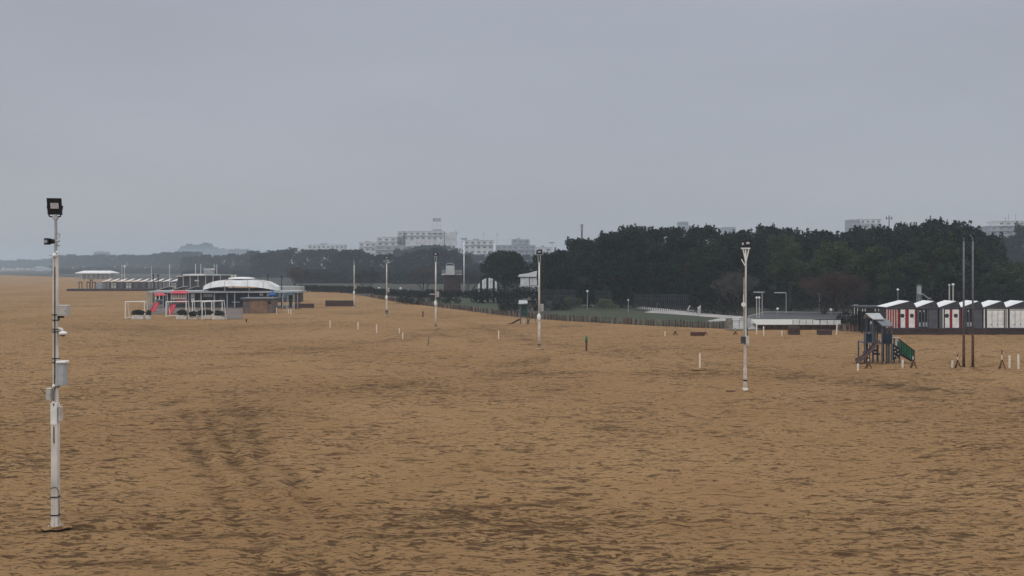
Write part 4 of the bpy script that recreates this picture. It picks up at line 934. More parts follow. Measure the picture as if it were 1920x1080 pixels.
mb = MB(); mb.tube((0, 0, -.05), (0, 0, 1.1), .28, .25, 12); mb.build('body', 'cabinet', p); mb = MB(); mb.tube((0, 0, 1.1), (0, 0, 1.3), .3, .2, 12); mb.ball((.15, 0, 1.4), .13); mb.build('lid', 'boxgrey', p)
c = Px(1234, 577); p = thing('info_board', 'small grey board at the far side of the pale path', 'sign', c.loc)
mb = MB(); c.box(mb, 1231.5, 1237.5, 567, 577, 0, .06); mb.build('board', 'cabinet', p); mb = MB(); mb.box(-.03, .03, .065, .12, -.1, c.z(568)); mb.build('post', 'dark', p)
c = Px(1296, 588); p = thing('white_bench', 'white sun lounger beside the path under the hedge', 'bench', c.loc)
mb = MB(); mb.slab([c.pt(1289, 581), c.pt(1301, 582), c.pt(1301, 582, .6), c.pt(1289, 581, .6)], (0, 0, -.06)); mb.slab([c.pt(1289.5, 581), c.pt(1294, 573), c.pt(1294, 573, .6), c.pt(1289.5, 581, .6)], (.08, 0, 0)); mb.build('seat', 'boxgrey', p)
mb = MB(); [mb.tube((c.x(x_), d, -.1), c.pt(x_, 582, d), .04) for x_ in (1291, 1300) for d in (.05, .55)]; mb.build('leg', 'cabinet', p)
for (a, b, y0, lab) in ((1040, 1056, 564, 'thin white bench left of the light green bushes'), (1093, 1114, 572, 'thin white bench between the two light green bushes')):
    c = Px((a + b) / 2, y0 + 4); p = thing('white_bench', lab, 'bench', c.loc, 0, 'thin white benches on the lawn edge'); mb = MB(); c.box(mb, a, b, y0, y0 + 1.3, 0, .5); mb.build('seat', 'boxgrey', p)
    for x_ in (a + 2, b - 2): mb = MB(); mb.box(c.x(x_) - .05, c.x(x_) + .05, .05, .45, -.1, c.z(y0 + 1.4)); mb.build('leg', 'cabinet', p)
# tall bar fences behind the lawn
def barfence(a, b, D, yt, yb, n_, label):
    c = Px((a + b) / 2, 0, D); p = thing('bar_fence', label, 'fence', c.loc, 0, 'tall bar fences before the pines'); mb = MB()
    for i in range(n_):
        x_ = a + (b - a) * i / (n_ - 1); mb.box(c.x(x_) - .045, c.x(x_) + .045, -.03, .03, -.1, c.z(yt))
    mb.build('bar_panel', 'fencebar', p); mb = MB()
    for y_ in (yt + .8, (yt + yb) / 2): mb.box(c.x(a), c.x(b), .032, .07, c.z(y_ + .5), c.z(y_))
    mb.build('rail', 'cabgrey', p)
M['fencebar'] = material('dull_grey_bars', (.06, .068, .08), .7, .1, 2)
barfence(1016, 1078, 172, 543, 565, 18, 'tall grey bar fence left of the light green bushes'); barfence(1118, 1146, 172, 545, 565, 7, 'tall grey bar fence above the right light green bush'); barfence(1190, 1290, 170, 552, 568, 26, 'long low grey bar fence behind the pale path')

# green lookout tower
c = Px(983, 607); p = thing('lookout_tower', 'green play tower with white roof, slide and ladder before the fence', 'play tower', c.loc)
mb = MB(); c.box(mb, 976, 989, 571, 593, -.2, .8); o = mb.build('cabin', 'darkgreen', p); g = MB(); c.box(g, 979, 986, 574, 580, -.23, -.202); g.build('opening', 'dark', o)
mb = MB(); mb.slab([(c.x(972), -.5, c.z(570)), (c.x(989), -.5, c.z(569)), (c.x(989), .35, c.z(563.5)), (c.x(973), .35, c.z(563.5))], (0, 0, .05)); mb.slab([(c.x(979), .9, c.z(563.5)), (c.x(994), .9, c.z(563.5)), (c.x(994), .36, c.z(561)), (c.x(979), .36, c.z(561))], (0, 0, .05)); mb.build('roof', 'cabinet', p)
for x_ in (976, 989):
    for d in (-.15, .75): mb = MB(); mb.box(c.x(x_) - .06, c.x(x_) + .06, d - .06, d + .06, -.1, c.z(592.5 if d < 0 else 592.5)); mb.build('leg', 'tandark', p)
mb = MB(); c.box(mb, 980, 984, 598, 608, -.05, .0); mb.build('lower_panel', 'boxgrey', p)
mb = MB(); mb.slab([c.pt(976, 597, -.1), c.pt(970, 599, -.1), c.pt(958, 606, -.1), c.pt(953, 606.5, -.1), c.pt(953, 608, -.1), c.pt(959, 608, -.1), c.pt(976, 600, -.1)], (0, .5, 0)); mb.build('slide', 'brown', p)
mb = MB()
for d in (-.1, .7):
    mb.tube((c.x(990.5), d, -.1), c.pt(998, 576, d), .05); mb.tube((c.x(1006), d, -.1), c.pt(998, 576, d), .05)
mb.tube(c.pt(998, 577, -.15), c.pt(998, 577, .75), .05); mb.build('swing_frame', 'picket2', p)
mb = MB(); c.box(mb, 989.5, 992, 600, 608, .1, .3); mb.build('step', 'dark', p)

# ------------------------------------------------------------------ tents and screen in the park
c = Px(915, 0, 214); p = thing('striped_tent', 'white arched tent with dark stripes left of the umbrella pine', 'tent', c.loc)
n_ = 12
for i in range(9):
    x0_, x1_ = 896 + i * 4.0, 899.6 + i * 4.0; hgt = lambda x_: 543 - 21 * max(.05, math.sin(math.pi * min(1, max(0, (x_ - 893) / 44)))) ** .6
    mb = MB(); mb.slab([(c.x(x0_), 0, -.1), (c.x(x1_), 0, -.1), (c.x(x1_), 0, c.z(hgt(x1_))), (c.x(x0_), 0, c.z(hgt(x0_)))], (0, .06, 0))
    mb.slab([(c.x(x0_), 0.062, c.z(hgt(x0_))), (c.x(x1_), .062, c.z(hgt(x1_))), (c.x(x1_), 4, c.z(hgt(x1_))), (c.x(x0_), 4, c.z(hgt(x0_)))], (0, 0, .04))
    mb.build('canvas_panel' if i % 3 != 1 else 'dark_panel', 'cloth' if i % 3 != 1 else 'dark', p)
c = Px(992, 0, 214); p = thing('pale_marquee', 'pale marquee with peaked roof behind the central light pole', 'tent', c.loc)
mb = MB(); c.box(mb, 976, 992, 520, 536, 0, 4); c.box(mb, 993.5, 1007, 520.5, 535, 0.02, 4); mb.box(c.x(975), c.x(1010), .1, 4, -.1, c.z(536.2)); mb.build('wall', 'cloth', p)
mb = MB(); mb.slab([c.pt(971, 519, -.3), c.pt(1006, 519, -.3), c.pt(1007, 508, -.3), c.pt(990, 513, -.3), c.pt(974, 515, -.3)], (0, 4.6, 0)); mb.build('roof', 'cloth', p)
c = Px(844, 0, 262); p = thing('rooftop_screen', 'pale square screen on a terrace among the trees', 'screen', c.loc)
mb = MB(); c.box(mb, 836, 852, 498, 513, 0, .3); mb.build('screen', 'plaster', p)
mb = MB(); c.box(mb, 828, 866, 513.5, 515.5, -.5, 5); mb.build('terrace_slab', 'plaster', p)
mb = MB(); c.box(mb, 832, 862, 515.7, 560, 0, 5); mb.build('wall', 'deck', p)
mb = MB(); mb.path([Vector(c.pt(844 + 8 * math.cos(t), 497.5 - 4 * math.sin(t))) for t in [math.pi * i / 8 for i in range(9)]], [.12] * 9, 5); mb.build('arch', 'plastergrey', p)
for a, b in ((829, 836), (853, 866)): mb = MB(); [c.box(mb, x_, x_ + .6, 506, 513.4, -.4, -.3) for x_ in range(a, b, 2)]; mb.build('railing', 'plaster', p)
def simple_mast(px, D, yt, label, r=.15, head=True, name='white_mast', mat='white', hw=.8):
    c = Px(px, 0, D); p = thing(name, label, 'mast', c.loc); mb = MB(); mb.tube((0, 0, -.1), (0, 0, c.z(yt)), r, r * .7, 8); mb.build('shaft', mat, p, smooth=True)
    if head: mb = MB(); mb.box(-hw, hw, -.3, .3, c.z(yt), c.z(yt) + .35); mb.build('lamp_head', 'cabinet', p)
simple_mast(870, 258, 449, 'tall white mast rising above the trees right of the hotel', .16)
simple_mast(926.5, 258, 458, 'tall white mast behind the umbrella pine', .14, False)
simple_mast(1035, 330, 456, 'thin mast with flat lamp head left of the pine belt', .08, True, 'lamp_mast', 'cabinet', .9)
c = Px(1091, 0, 330); p = thing('antenna_tower', 'slim antenna tower poking over the left end of the pines', 'antenna', c.loc)
mb = MB(); mb.tube((0, 0, -.1), (0, 0, c.z(430)), .5, .25, 8); mb.build('shaft', 'cabgrey', p); mb = MB(); mb.tube((0, 0, c.z(432)), (0, 0, c.z(420.5)), .42, .42, 10); mb.build('antenna_drum', 'plastergrey', p)
c = Px(1667, 0, 300); p = thing('antenna_tower', 'lattice antenna with cross arms above the olive pines', 'antenna', c.loc); mb = MB(); mb.tube((0, 0, -.1), (0, 0, c.z(404)), .2, .12, 6); mb.build('shaft', 'dark', p); mb = MB(); mb.box(-.9, .9, -.1, .1, c.z(409.6), c.z(408.8)); [mb.tube((x_, 0, c.z(412)), (x_, 0, c.z(406)), .12, nn=5) for x_ in (-.8, .8)]; mb.build('cross_arm', 'dark', p)

# ------------------------------------------------------------------ red playground, planters and goals at left
def goal(pa, pb, yt, dep, label):
    A = G(*pa); k_ = A.y / F; B = G(*pb); p = thing('goal_frame', label, 'goal', A, 0, 'white goal frames by the planters'); b = B - A; h = (pa[1] - yt) * k_; r = .075
    back = Vector((0, dep, 0))
    for v in (Vector((0, 0, 0)), b): mb = MB(); mb.tube(v + Vector((0, 0, -.1)), v + Vector((0, 0, h)), r, nn=8); mb.build('post', 'white', p)
    mb = MB(); mb.tube(Vector((0, 0, h)), b + Vector((0, 0, h)), r * 1.1, nn=8); mb.build('crossbar', 'white', p)
    mb = MB()
    for v in (Vector((0, 0, 0)), b):
        mb.tube(v + Vector((0, 0, h)), v + back * .6 + Vector((0, 0, h)), r * .7, nn=6); mb.tube(v + back * .6 + Vector((0, 0, h)), v + back + Vector((0, 0, 0)), r * .7, nn=6); mb.tube(v + Vector((0, 0, .05)), v + back + Vector((0, 0, .05)), r * .7, nn=6)
    mb.tube(back + Vector((0, 0, .05)), b + back + Vector((0, 0, .05)), r * .7, nn=6); mb.build('back_frame', 'white', p)
goal((235, 597), (271, 596), 566, 1.6, 'white goal frame at the far left of the planters')
goal((311.5, 594), (349, 593), 566, 1.8, 'white goal frame before the red play house')
goal((361, 593), (397, 592), 565, 1.4, 'white goal frame, rear one of the overlapping pair')
goal((379, 598), (416.5, 595), 566, 1.8, 'white goal frame, front one of the overlapping pair')
PLS = [shrub('planter_shrub', 600 + i, 1.0, 1.0, 'bush', .2, npl=500, n_cl=18, cat='shrub') for i in range(2)]
for i, (a, b, y0, y1, lab) in enumerate([(247, 269, 591, 597.5, 'inside the leftmost goal frame'), (273, 281, 591, 597.5, 'just right of the leftmost goal frame'), (330, 350, 591, 597.5, 'before the red play house'), (352, 367, 593, 597.5, 'in the middle of the row'), (371, 396, 591, 596.5, 'under the overlapping goal pair'), (398, 424, 592, 598, 'at the right end of the row')]):
    c = Px((a + b) / 2, y1 + .5); p = thing('planter', 'long whitish planter box ' + lab, 'planter', c.loc, 0, 'planter boxes in a row')
    X0, X1, Z = c.x(a), c.x(b), c.z(y0); mb = MB(); mb.box(X0, X1, 0, .06, -.05, Z); mb.box(X0, X1, .5, .56, -.05, Z); mb.box(X0, X0 + .06, .062, .498, -.05, Z); mb.box(X1 - .06, X1, .062, .498, -.05, Z); mb.build('box', 'planter', p)
    mb = MB(); mb.box(X0 + .062, X1 - .062, .062, .498, .0, Z - .05); mb.build('soil', 'brown', p)
    plant(PLS[i % 2], 'dark dry shrub in the planter ' + lab, c.loc + Vector((0, .28, Z - .06)), None, ((X1 - X0) / 1.25, .6, .8), 'dark shrubs in the planters')
def play_house(bx, by, x0, x1, yr, label, slx, extra):
    c = Px(bx, by); p = thing('red_play_house', label, 'playground', c.loc, 0, 'red play houses'); d = 1.2
    for x_ in (x0 + 1, x1 - 1):
        for y_ in (0, d): mb = MB(); mb.box(c.x(x_) - .06, c.x(x_) + .06, y_ - .06, y_ + .06, -.1, c.z(yr + 4)); mb.build('post', 'cabinet', p)
    mb = MB(); X0, X1 = c.x(x0 - 1), c.x(x1 + 1); zr = c.z(yr); ze = c.z(yr + 5)
    mb.add([(X0, -.3, ze), (X1, -.3, ze), (X1, d + .3, ze), (X0, d + .3, ze), (X0 + .5, d / 2 - .1, zr), (X1 - .5, d / 2 - .1, zr), (X1 - .5, d / 2 + .1, zr), (X0 + .5, d / 2 + .1, zr)], [(3, 2, 1, 0), (4, 5, 6, 7), (0, 1, 5, 4), (1, 2, 6, 5), (2, 3, 7, 6), (3, 0, 4, 7)]); mb.build('roof', 'pinkred', p)
    mb = MB(); mb.box(c.x(x0), c.x(x1), 0, d, c.z(by - 20), c.z(by - 21.5)); mb.build('platform', 'greyblue', p)
    if extra:
        mb = MB(); [c.box(mb, x_, x_ + 1.3, yr + 7, yr + 14, -.02, .02) for x_ in range(int(x0) + 2, int(x1) - 2, 3)]; c.box(mb, x0, x1, yr + 14.1, yr + 16, -.03, .03); mb.build('railing', 'pinkwhite', p)
        mb = MB(); c.box(mb, x0, x1, yr + 5.2, yr + 6.8, -.03, .03); c.box(mb, x0 + 8, x1, yr + 16.2, yr + 24, .02, .06); mb.build('red_board', 'red', p)
    else:
        mb = MB(); c.box(mb, x0 + 3, x1 - 4, yr + 5.5, yr + 12, .3, .36); mb.build('dark_opening', 'dark', p); mb = MB(); c.box(mb, x0 + 8, x0 + 10, yr + 5, yr + 13, -.1, -.05); c.box(mb, x0 + 1.5, x0 + 3, yr + 5, yr + 13, -.1, -.05); mb.build('white_board', 'white', p)
        mb = MB(); c.box(mb, x0 + 1, x1 - 2, yr + 12.2, yr + 14, -.08, -.04); mb.build('blue_rail', 'paleblue', p)
    a = Vector(c.pt(slx[0], by - 17, -.15)); b = Vector(c.pt(slx[1], by - 1.5, -1.2)); w_ = Vector((.75, 0, 0)); mb = MB(); mb.slab([a, b, b + w_, a + w_], (0, 0, -.06))
    for v in (Vector((0, 0, 0)), w_): mb.slab([a + v, b + v, b + v + Vector((0, 0, .22)), a + v + Vector((0, 0, .22))], (.04, 0, 0))
    mb.build('slide', 'pinkred', p)
play_house(296, 585, 290, 307, 549, 'small red roofed play house with slide at left', (291, 287), False)
play_house(334, 588, 320, 350, 545, 'larger red play house with railing and red boards', (322, 319.5), True)

# ------------------------------------------------------------------ beach club at left: flat roofed building, arched canopy, kiosk
c = Px(418, 577); p = thing('beach_bar', 'long dark flat roofed beach bar below the white arch', 'building', c.loc)
mb = MB(); mb.box(c.x(276), c.x(560), -.4, 7, c.z(549), c.z(545.8)); mb.build('roof', 'cabinet', p)
mb = MB(); mb.box(c.x(300), c.x(505), 1.5, 6.5, -.1, c.z(549.2)); mb.build('wall', 'charcoal', p)
for x_ in (276.5, 281, 285.5, 314, 377, 402, 426, 440, 466, 530, 558):
    mb = MB(); mb.tube((c.x(x_), 0, -.1), (c.x(x_), 0, c.z(549.2)), .11, nn=8); mb.build('column', 'cabinet', p)
mb = MB(); c.box(mb, 426, 461, 552, 571, 1.44, 1.495); mb.build('shutter', 'shutter', p)
mb = MB(); c.box(mb, 431, 446, 566, 568, 1.2, 1.43); mb.build('counter', 'cabinet', p)
for a, b, y0, y1 in ((378, 396, 551, 557), (355, 362, 551, 558.3), (355, 362, 559, 567), (484, 491, 550.5, 555), (498, 502, 550.5, 556)): mb = MB(); c.box(mb, a, b, y0, y1, .9, .96); mb.build('sign_board', 'boxgrey' if a == 378 else 'white', p)
for a, b in ((284, 287), (366, 370), (396, 400), (406, 418)): mb = MB(); c.box(mb, a, b, 552, 572, 1.4, 1.48); mb.build('wall_panel', 'cabgrey', p)
for x_ in (322, 336, 350, 392, 413):
    mb = MB(); c.box(mb, x_, x_ + 6, 554, 571, 1.42, 1.49); mb.build('window', 'win', p)
# arch canopy
c2 = Px(445, 577); p = thing('arched_canopy', 'large white arched canopy roof above the beach bar', 'canopy', c2.loc + Vector((0, 3, 0)))
mb = MB(); a_ = c2.x(517) ; n_ = 28
def rim(ax, by_, f_): return [(ax * math.copysign(abs(math.cos(t)) ** .8, math.cos(t)), by_ * math.copysign(abs(math.sin(t)) ** .8, math.sin(t)), f_(math.cos(t))) for t in [2 * math.pi * i / n_ for i in range(n_)]]
zlo = lambda u: c2.z(536.5 + 9 * abs(u) ** 2); zhi = lambda u: c2.z(526.6 + 12 * max(0, (abs(u) - .40) / .60) ** 1.5)
r0 = rim(a_, 4.2, zlo); r1 = rim(a_ * .985, 3.7, zhi); r2 = rim(a_ * .74, 2.2, lambda u: zhi(u * .80) + .08); r3 = rim(a_ * .40, 1.2, lambda u: c2.z(525.4))
vs = r0 + r1 + r2 + r3; fs = []
for k_ in range(3): fs += [(k_ * n_ + i, k_ * n_ + (i + 1) % n_, (k_ + 1) * n_ + (i + 1) % n_, (k_ + 1) * n_ + i) for i in range(n_)]
fs.append(tuple(3 * n_ + i for i in range(n_))); mb.add(vs, fs); mb.build('membrane', 'roofwhite', p)
for i in range(0, n_, 2):
    mb = MB(); mb.path([Vector(r0[i]) + Vector((0, -.02, 0)), Vector(r1[i]) + Vector((0, 0, .03)), Vector(r2[i]) + Vector((0, 0, .04)), Vector(r3[i]) + Vector((0, 0, .04))], [.05] * 4, 5); mb.build('seam', 'boxgrey', p)
mb = MB(); mb.tube((0, 0, c2.z(525.5)), (0, 0, c2.z(523.2)), 1.9, 1.9, 20); mb.build('vent_collar', 'charcoal', p); mb = MB(); mb.ball((0, 0, c2.z(522.6)), 2.5, 20, 8, (1, .8, .12)); mb.build('vent_cap', 'roofwhite', p, smooth=True)
for x_ in (421, 467):
    for d in (-2.9, 2.9): mb = MB(); mb.tube((c2.x(x_), d, c2.z(545.6)), (c2.x(x_), d, c2.z(537.5)), .12, nn=8); mb.build('strut', 'white', p)
mb = MB(); mb.tube((c2.x(375), -2.0, c2.z(546)), (c2.x(515), -2.0, c2.z(546)), .1, nn=6); mb.build('tie_bar', 'cabinet', p)
mb = MB(); mb.box(c2.x(385), c2.x(505), -1.2, 2.5, c2.z(545.7), c2.z(541)); mb.build('dark_infill', 'dark', p)  # dark box added so the gap beneath the canopy reads as shade
# small cowls behind the arch
for j, x_ in enumerate((435, 441)):
    cc = Px(x_, 0, 210); q_ = thing('roof_cowl', 'small pale pot showing above the white arch, %s one' % ('left' if j == 0 else 'right'), 'chimney pot', cc.loc); mb = MB(); mb.tube((0, 0, -.1), (0, 0, cc.z(519)), .22, nn=8); mb.build('flue', 'boxgrey', q_); mb = MB(); mb.ball((0, 0, cc.z(518)), .34, 8, 6); mb.build('cap', 'boxgrey', q_)
# kiosk
c = Px(483, 587); p = thing('tan_kiosk', 'tan plywood kiosk with grey overhanging flat roof', 'kiosk', c.loc)
mb = MB(); mb.box(c.x(455.5), c.x(511), 0, 3.6, -.1, c.z(561)); mb.build('wall', 'tandark', p)
mb = MB(); c.box(mb, 469, 485, 563, 586.5, -.05, -.003); c.box(mb, 485.3, 500, 563, 586.5, -.05, -.003); mb.build('shutter', 'tan', p)
mb = MB(); c.box(mb, 502, 508, 565, 570, -.05, -.003); mb.build('window', 'dark', p)
mb = MB(); mb.slab([(c.x(452), -.35, c.z(560.9)), (c.x(513), -.35, c.z(560.9)), (c.x(513), 4, c.z(560.9)), (c.x(452), 4, c.z(560.9))], (0, 0, .22)); mb.build('roof', 'slateroof', p)
# boardwalk beside kiosk
sheet('boardwalk', [g2(*v) for v in [(424, 598), (453, 598), (456, 588), (452, 578), (425, 578)]], .03, 'tandark')
sheet('pavement', [g2(*v) for v in [(278, 589), (425, 589), (425, 579), (512, 579), (560, 577), (560, 571), (276, 571)]], .026, 'tandark')
# blue parasol, lookout chair
c = Px(511, 578); p = thing('blue_parasol', 'bright blue square parasol beside the tan kiosk', 'parasol', c.loc)
mb = MB(); mb.tube((0, 0, -.1), (0, 0, c.z(546)), .05); mb.build('pole', 'white', p)
mb = MB(); z0, z1 = c.z(552.5), c.z(545.5); w_ = c.x(517); r_ = [(-w_, -.7, z0), (w_, -.7, z0), (w_, .7, z0), (-w_, .7, z0)]; mb.add(r_ + [(x, y, z - .14) for x, y, z in r_] + [(0, 0, z1)], [(0, 1, 8), (1, 2, 8), (2, 3, 8), (3, 0, 8), (4, 5, 1, 0), (5, 6, 2, 1), (6, 7, 3, 2), (7, 4, 0, 3)]); mb.build('canopy', 'blue', p)
c = Px(544, 584); p = thing('lookout_chair', 'pale blue lifeguard chair on thin splayed legs', 'lifeguard chair', c.loc)
mb = MB(); c.box(mb, 538, 551, 548, 553, -.1, .9); mb.build('canopy', 'paleblue', p); mb = MB(); c.box(mb, 539, 550, 559, 560.5, 0, .7); c.box(mb, 540, 549, 553.5, 558.8, .6, .68); mb.build('seat', 'dark', p)
for x_, xb in ((539, 537), (550, 549.5)):
    for d in (0, .8): mb = MB(); mb.tube((c.x(xb), d * 1.2 - .1, -.1), c.pt(x_, 553, d), .05); mb.build('leg', 'boxgrey', p)
mb = MB(); [mb.tube(c.pt(541, y_, -.08), c.pt(548, y_, -.08), .03) for y_ in (564, 568, 572, 576)]; c.box(mb, 542, 547, 562, 575, .2, .25); mb.build('ladder', 'dark', p)
def black_lamp(px, D, yt, label):
    c = Px(px, 0, D); p = thing('black_lamp_post', label, 'lamp post', c.loc, 0, 'black lamp posts at the beach club'); mb = MB(); mb.tube((0, 0, -.1), (0, 0, c.z(yt + 2)), .1, .08, 8); mb.build('post', 'black', p); mb = MB(); mb.tube((0, 0, c.z(yt + 2.5)), (0, 0, c.z(yt)), .12, .3, 10); mb.build('lamp_head', 'black', p)
black_lamp(287.5, 210, 515, 'black lamp post before the distant cabins, left of two'); black_lamp(296.5, 210, 515, 'black lamp post before the distant cabins, right of two'); black_lamp(502.5, 215, 515, 'black lamp post just right of the white arch'); black_lamp(528, 190, 517, 'black lamp post behind the blue parasol')
c = Px(540, 0, 215); p = thing('low_hut', 'low pale roofed hut right of the white arch', 'hut', c.loc); mb = MB(); c.box(mb, 516, 562, 537, 544, 0, 5); mb.build('roof', 'cabinet', p); mb = MB(); mb.box(c.x(518), c.x(560), .3, 4.7, -.1, c.z(544.2)); mb.build('wall', 'charcoal', p); mb = MB(); c.box(mb, 521, 536, 547, 558, .24, .295); mb.build('window', 'paleblue', p)
c = Px(576, 577); p = thing('low_wall', 'low dark brown wall right of the beach bar', 'wall', c.loc); mb = MB(); mb.box(c.x(553), c.x(588.5), 0, .3, -.1, c.z(570)); mb.build('boards', 'brown', p); mb = MB(); mb.box(c.x(552.6), c.x(589), -.03, .33, c.z(569.9), c.z(569.3)); mb.build('coping', 'deck', p)
c = Px(559, 0, 178); p = thing('slat_screen', 'maroon vertical slat screen at the end of the beach bar', 'screen', c.loc); mb = MB(); [c.box(mb, x_, x_ + 1.3, 550, 580, 0, .06) for x_ in (553.5, 556.2, 558.9, 561.6)]; mb.build('slat', 'deck', p); mb = MB(); c.box(mb, 553, 563.6, 548.8, 549.8, -.02, .08); mb.build('rail', 'deck', p)
c = Px(636, 574); p = thing('low_wall', 'long low brown wall left of the farthest light pole', 'wall', c.loc); mb = MB(); mb.box(c.x(610), c.x(663), 0, .3, -.1, c.z(564)); mb.build('boards', 'brown', p); mb = MB(); mb.box(c.x(609.6), c.x(663.3), -.04, .34, c.z(563.9), c.z(563.1)); mb.build('coping', 'tandark', p)

# gables behind the bar
for i, (a, b) in enumerate(((292, 315), (319, 343), (346, 366))):
    cc = Px((a + b) / 2, 0, 200); q_ = thing('shed_roofed_hut', 'dark hut with slanting white roof edge behind the bar, %s of three' % ['left', 'middle', 'right'][i], 'hut', cc.loc, 0, 'huts with slanting roofs behind the bar')
    mb = MB(); mb.slab([(cc.x(a), 0, cc.z(545)), (cc.x(b), 0, cc.z(538)), (cc.x(b), 3, cc.z(538)), (cc.x(a), 3, cc.z(545))], (0, 0, .12)); mb.build('roof', 'boxgrey', q_)
    mb = MB(); mb.slab([(cc.x(a + 1), .2, -.1), (cc.x(b - .5), .2, -.1), (cc.x(b - .5), .2, cc.z(538.8)), (cc.x(a + 1), .2, cc.z(545.3))], (0, 2.6, 0)); mb.build('wall', 'charcoal', q_)
# two storey clubhouse with white roof slabs
c = Px(375, 0, 300); p = thing('clubhouse', 'dark clubhouse with thin white flat roof behind the arch', 'building', c.loc)
mb = MB(); mb.box(c.x(331), c.x(412), 1, 9, -.1, c.z(518)); mb.build('wall', 'charcoal', p)
mb = MB(); mb.box(c.x(344), c.x(384), -.6, 9.5, c.z(516.6), c.z(514)); mb.build('roof', 'roofwhite', p); mb = MB(); mb.box(c.x(384.2), c.x(415.5), -.6, 9.5, c.z(516.8), c.z(514.5)); mb.build('roof', 'cabinet', p); mb = MB(); mb.box(c.x(331), c.x(343.6), -.4, 9.5, c.z(519), c.z(517.3)); mb.build('roof', 'boxgrey', p)
for x_ in (344, 357, 371.5, 386, 400, 413.5): mb = MB(); mb.box(c.x(x_) - .12, c.x(x_) + .12, -.3, -.06, -.1, c.z(516.9)); mb.build('column', 'cabinet', p)
mb = MB(); c.box(mb, 364, 372, 525, 527.5, .5, .6); mb.build('sign_board', 'white', p)
for a, b in ((346, 355), (359, 369), (374, 384), (388, 398), (402, 411)): mb = MB(); c.box(mb, a, b, 529, 541, .93, .99); mb.build('window', 'win', p)
mb = MB(); c.box(mb, 376, 391, 506, 513.8, 3, 6); mb.build('roof_pavilion', 'plastergrey', p); mb = MB(); mb.slab([c.pt(375, 506, 2.8), c.pt(392, 506, 2.8), c.pt(388, 503.5, 2.8), c.pt(379, 503.5, 2.8)], (0, 3.4, 0)); mb.build('pavilion_roof', 'boxgrey', p)
for i, (px, yt) in enumerate(((318, 496), (366.5, 496), (376.5, 496), (401.5, 497), (406.5, 497), (284, 500), (228.5, 498), (233.5, 498))):
    cc = Px(px, 0, 310 if i < 5 else 360); q_ = thing('flagpole', 'thin bare flagpole above the far cabins and clubhouse, %s' % ['third left of the arch', 'left of the roof pavilion', 'beside the roof pavilion', 'left of the right pair', 'right of the right pair', 'behind the left black lamp post', 'left of a far pair', 'right of a far pair'][i], 'flagpole', cc.loc, 0, 'bare flagpoles'); mb = MB(); mb.tube((0, 0, -.1), (0, 0, cc.z(yt)), .11, .07, 6); mb.build('shaft', 'white', q_); mb = MB(); mb.ball((0, 0, cc.z(yt)), .14, 6, 4); mb.build('finial', 'white', q_)

# distant cabin row on its deck
c = Px(240, 545.5); p = thing('cabin_deck', 'long low dark deck under the distant cabin row at left', 'deck', c.loc)
mb = MB(); mb.box(c.x(125), c.x(346), 0, 4, -.1, c.z(542)); mb.build('skirting', 'deck', p); mb = MB(); mb.box(c.x(124.6), c.x(346.4), -.05, 4.05, c.z(541.9), c.z(541.3)); mb.build('deck_boards', 'cabgrey', p)
FZ = c.z(541.3) + .002; proto = {}
xs_ = [198.5 + i * 14.1 for i in range(11)]
for i, px in enumerate(xs_):
    st = 'windowed' if i in (1, 3, 9) else ('slatted' if i in (0, 6, 7, 8) else 'plain'); lab = '%s dark beach cabin with white roof in the far row, %s' % (st, ordl(i))
    loc = AT(px, c.D + 1) + Vector((0, 0, FZ)); w = 14.1 * c.k
    if st in proto: dup(proto[st], lab, loc); continue
    q_ = proto[st] = thing('distant_cabin', lab, 'beach cabin', loc, 0, 'distant beach cabins at left'); hh = c.z(529) - FZ
    mb = MB(); mb.box(-w / 2 + .05, w / 2 - .05, .1, 2.8, 0, hh); mb.build('wall', 'charcoal', q_)
    mb = MB(); mb.slab([(-w / 2 - .1, 0, hh + .05), (w / 2 - .25, 0, hh + .42), (w / 2 - .25, 2.9, hh + 1.15), (-w / 2 - .1, 2.9, hh + .35)], (0, 0, .07)); mb.build('roof', 'roofwhite', q_)
    mb = MB()
    if st == 'windowed':
        for a in (-.7, .15): mb.box(a, a + .65, .04, .098, .1, hh * .85)
        mb.build('door', 'boxgrey', q_)
        for a in (-.55, .3): g = MB(); g.box(a, a + .3, .01, .038, hh * .5, hh * .72); g.build('window', 'dark', q_)
    elif st == 'slatted': [mb.box(a, a + .14, .04, .098, .05, hh * .93) for a in (-.9, -.55, -.1, .35, .75)]; mb.build('slat', 'cabinet', q_)
    else: mb.box(-.5, .4, .05, .098, .05, hh * .9); mb.build('door', 'cabgrey', q_)
for i, (a, b, y0) in enumerate(((148, 153.5, 530), (163, 168, 530), (169, 172.5, 526), (173, 178, 530))):
    cc = Px((a + b) / 2, 0, c.D + 1); q_ = thing('outdoor_shower', 'dark shower frame on the far deck, %s' % ['standing alone at the left', 'left of a cluster of three', 'tallest of a cluster of three', 'right of a cluster of three'][i], 'shower', cc.loc + Vector((0, 0, FZ)), 0, 'shower frames on the far deck')
    X0, X1, Z = cc.x(a), cc.x(b), cc.z(y0) - FZ; mb = MB()
    for x_ in (X0, X1): mb.box(x_ - .1, x_ + .1, 0, .2, 0, Z)
    mb.build('post', 'brown', q_); mb = MB(); mb.box(X0 - .1, X1 + .1, -.05, .25, Z + .002, Z + .3); mb.build('header', 'charcoal', q_)
cc = Px(185, 0, c.D + 1.2); q_ = thing('glass_fence', 'pale glass panel fence between the showers and first far cabin', 'fence', cc.loc + Vector((0, 0, FZ)))
for a, b in ((179, 183), (183.3, 187), (187.3, 191)): mb = MB(); mb.box(cc.x(a) + .03, cc.x(b) - .03, 0, .03, .02, cc.z(529) - FZ); mb.build('pane', 'glass', q_)
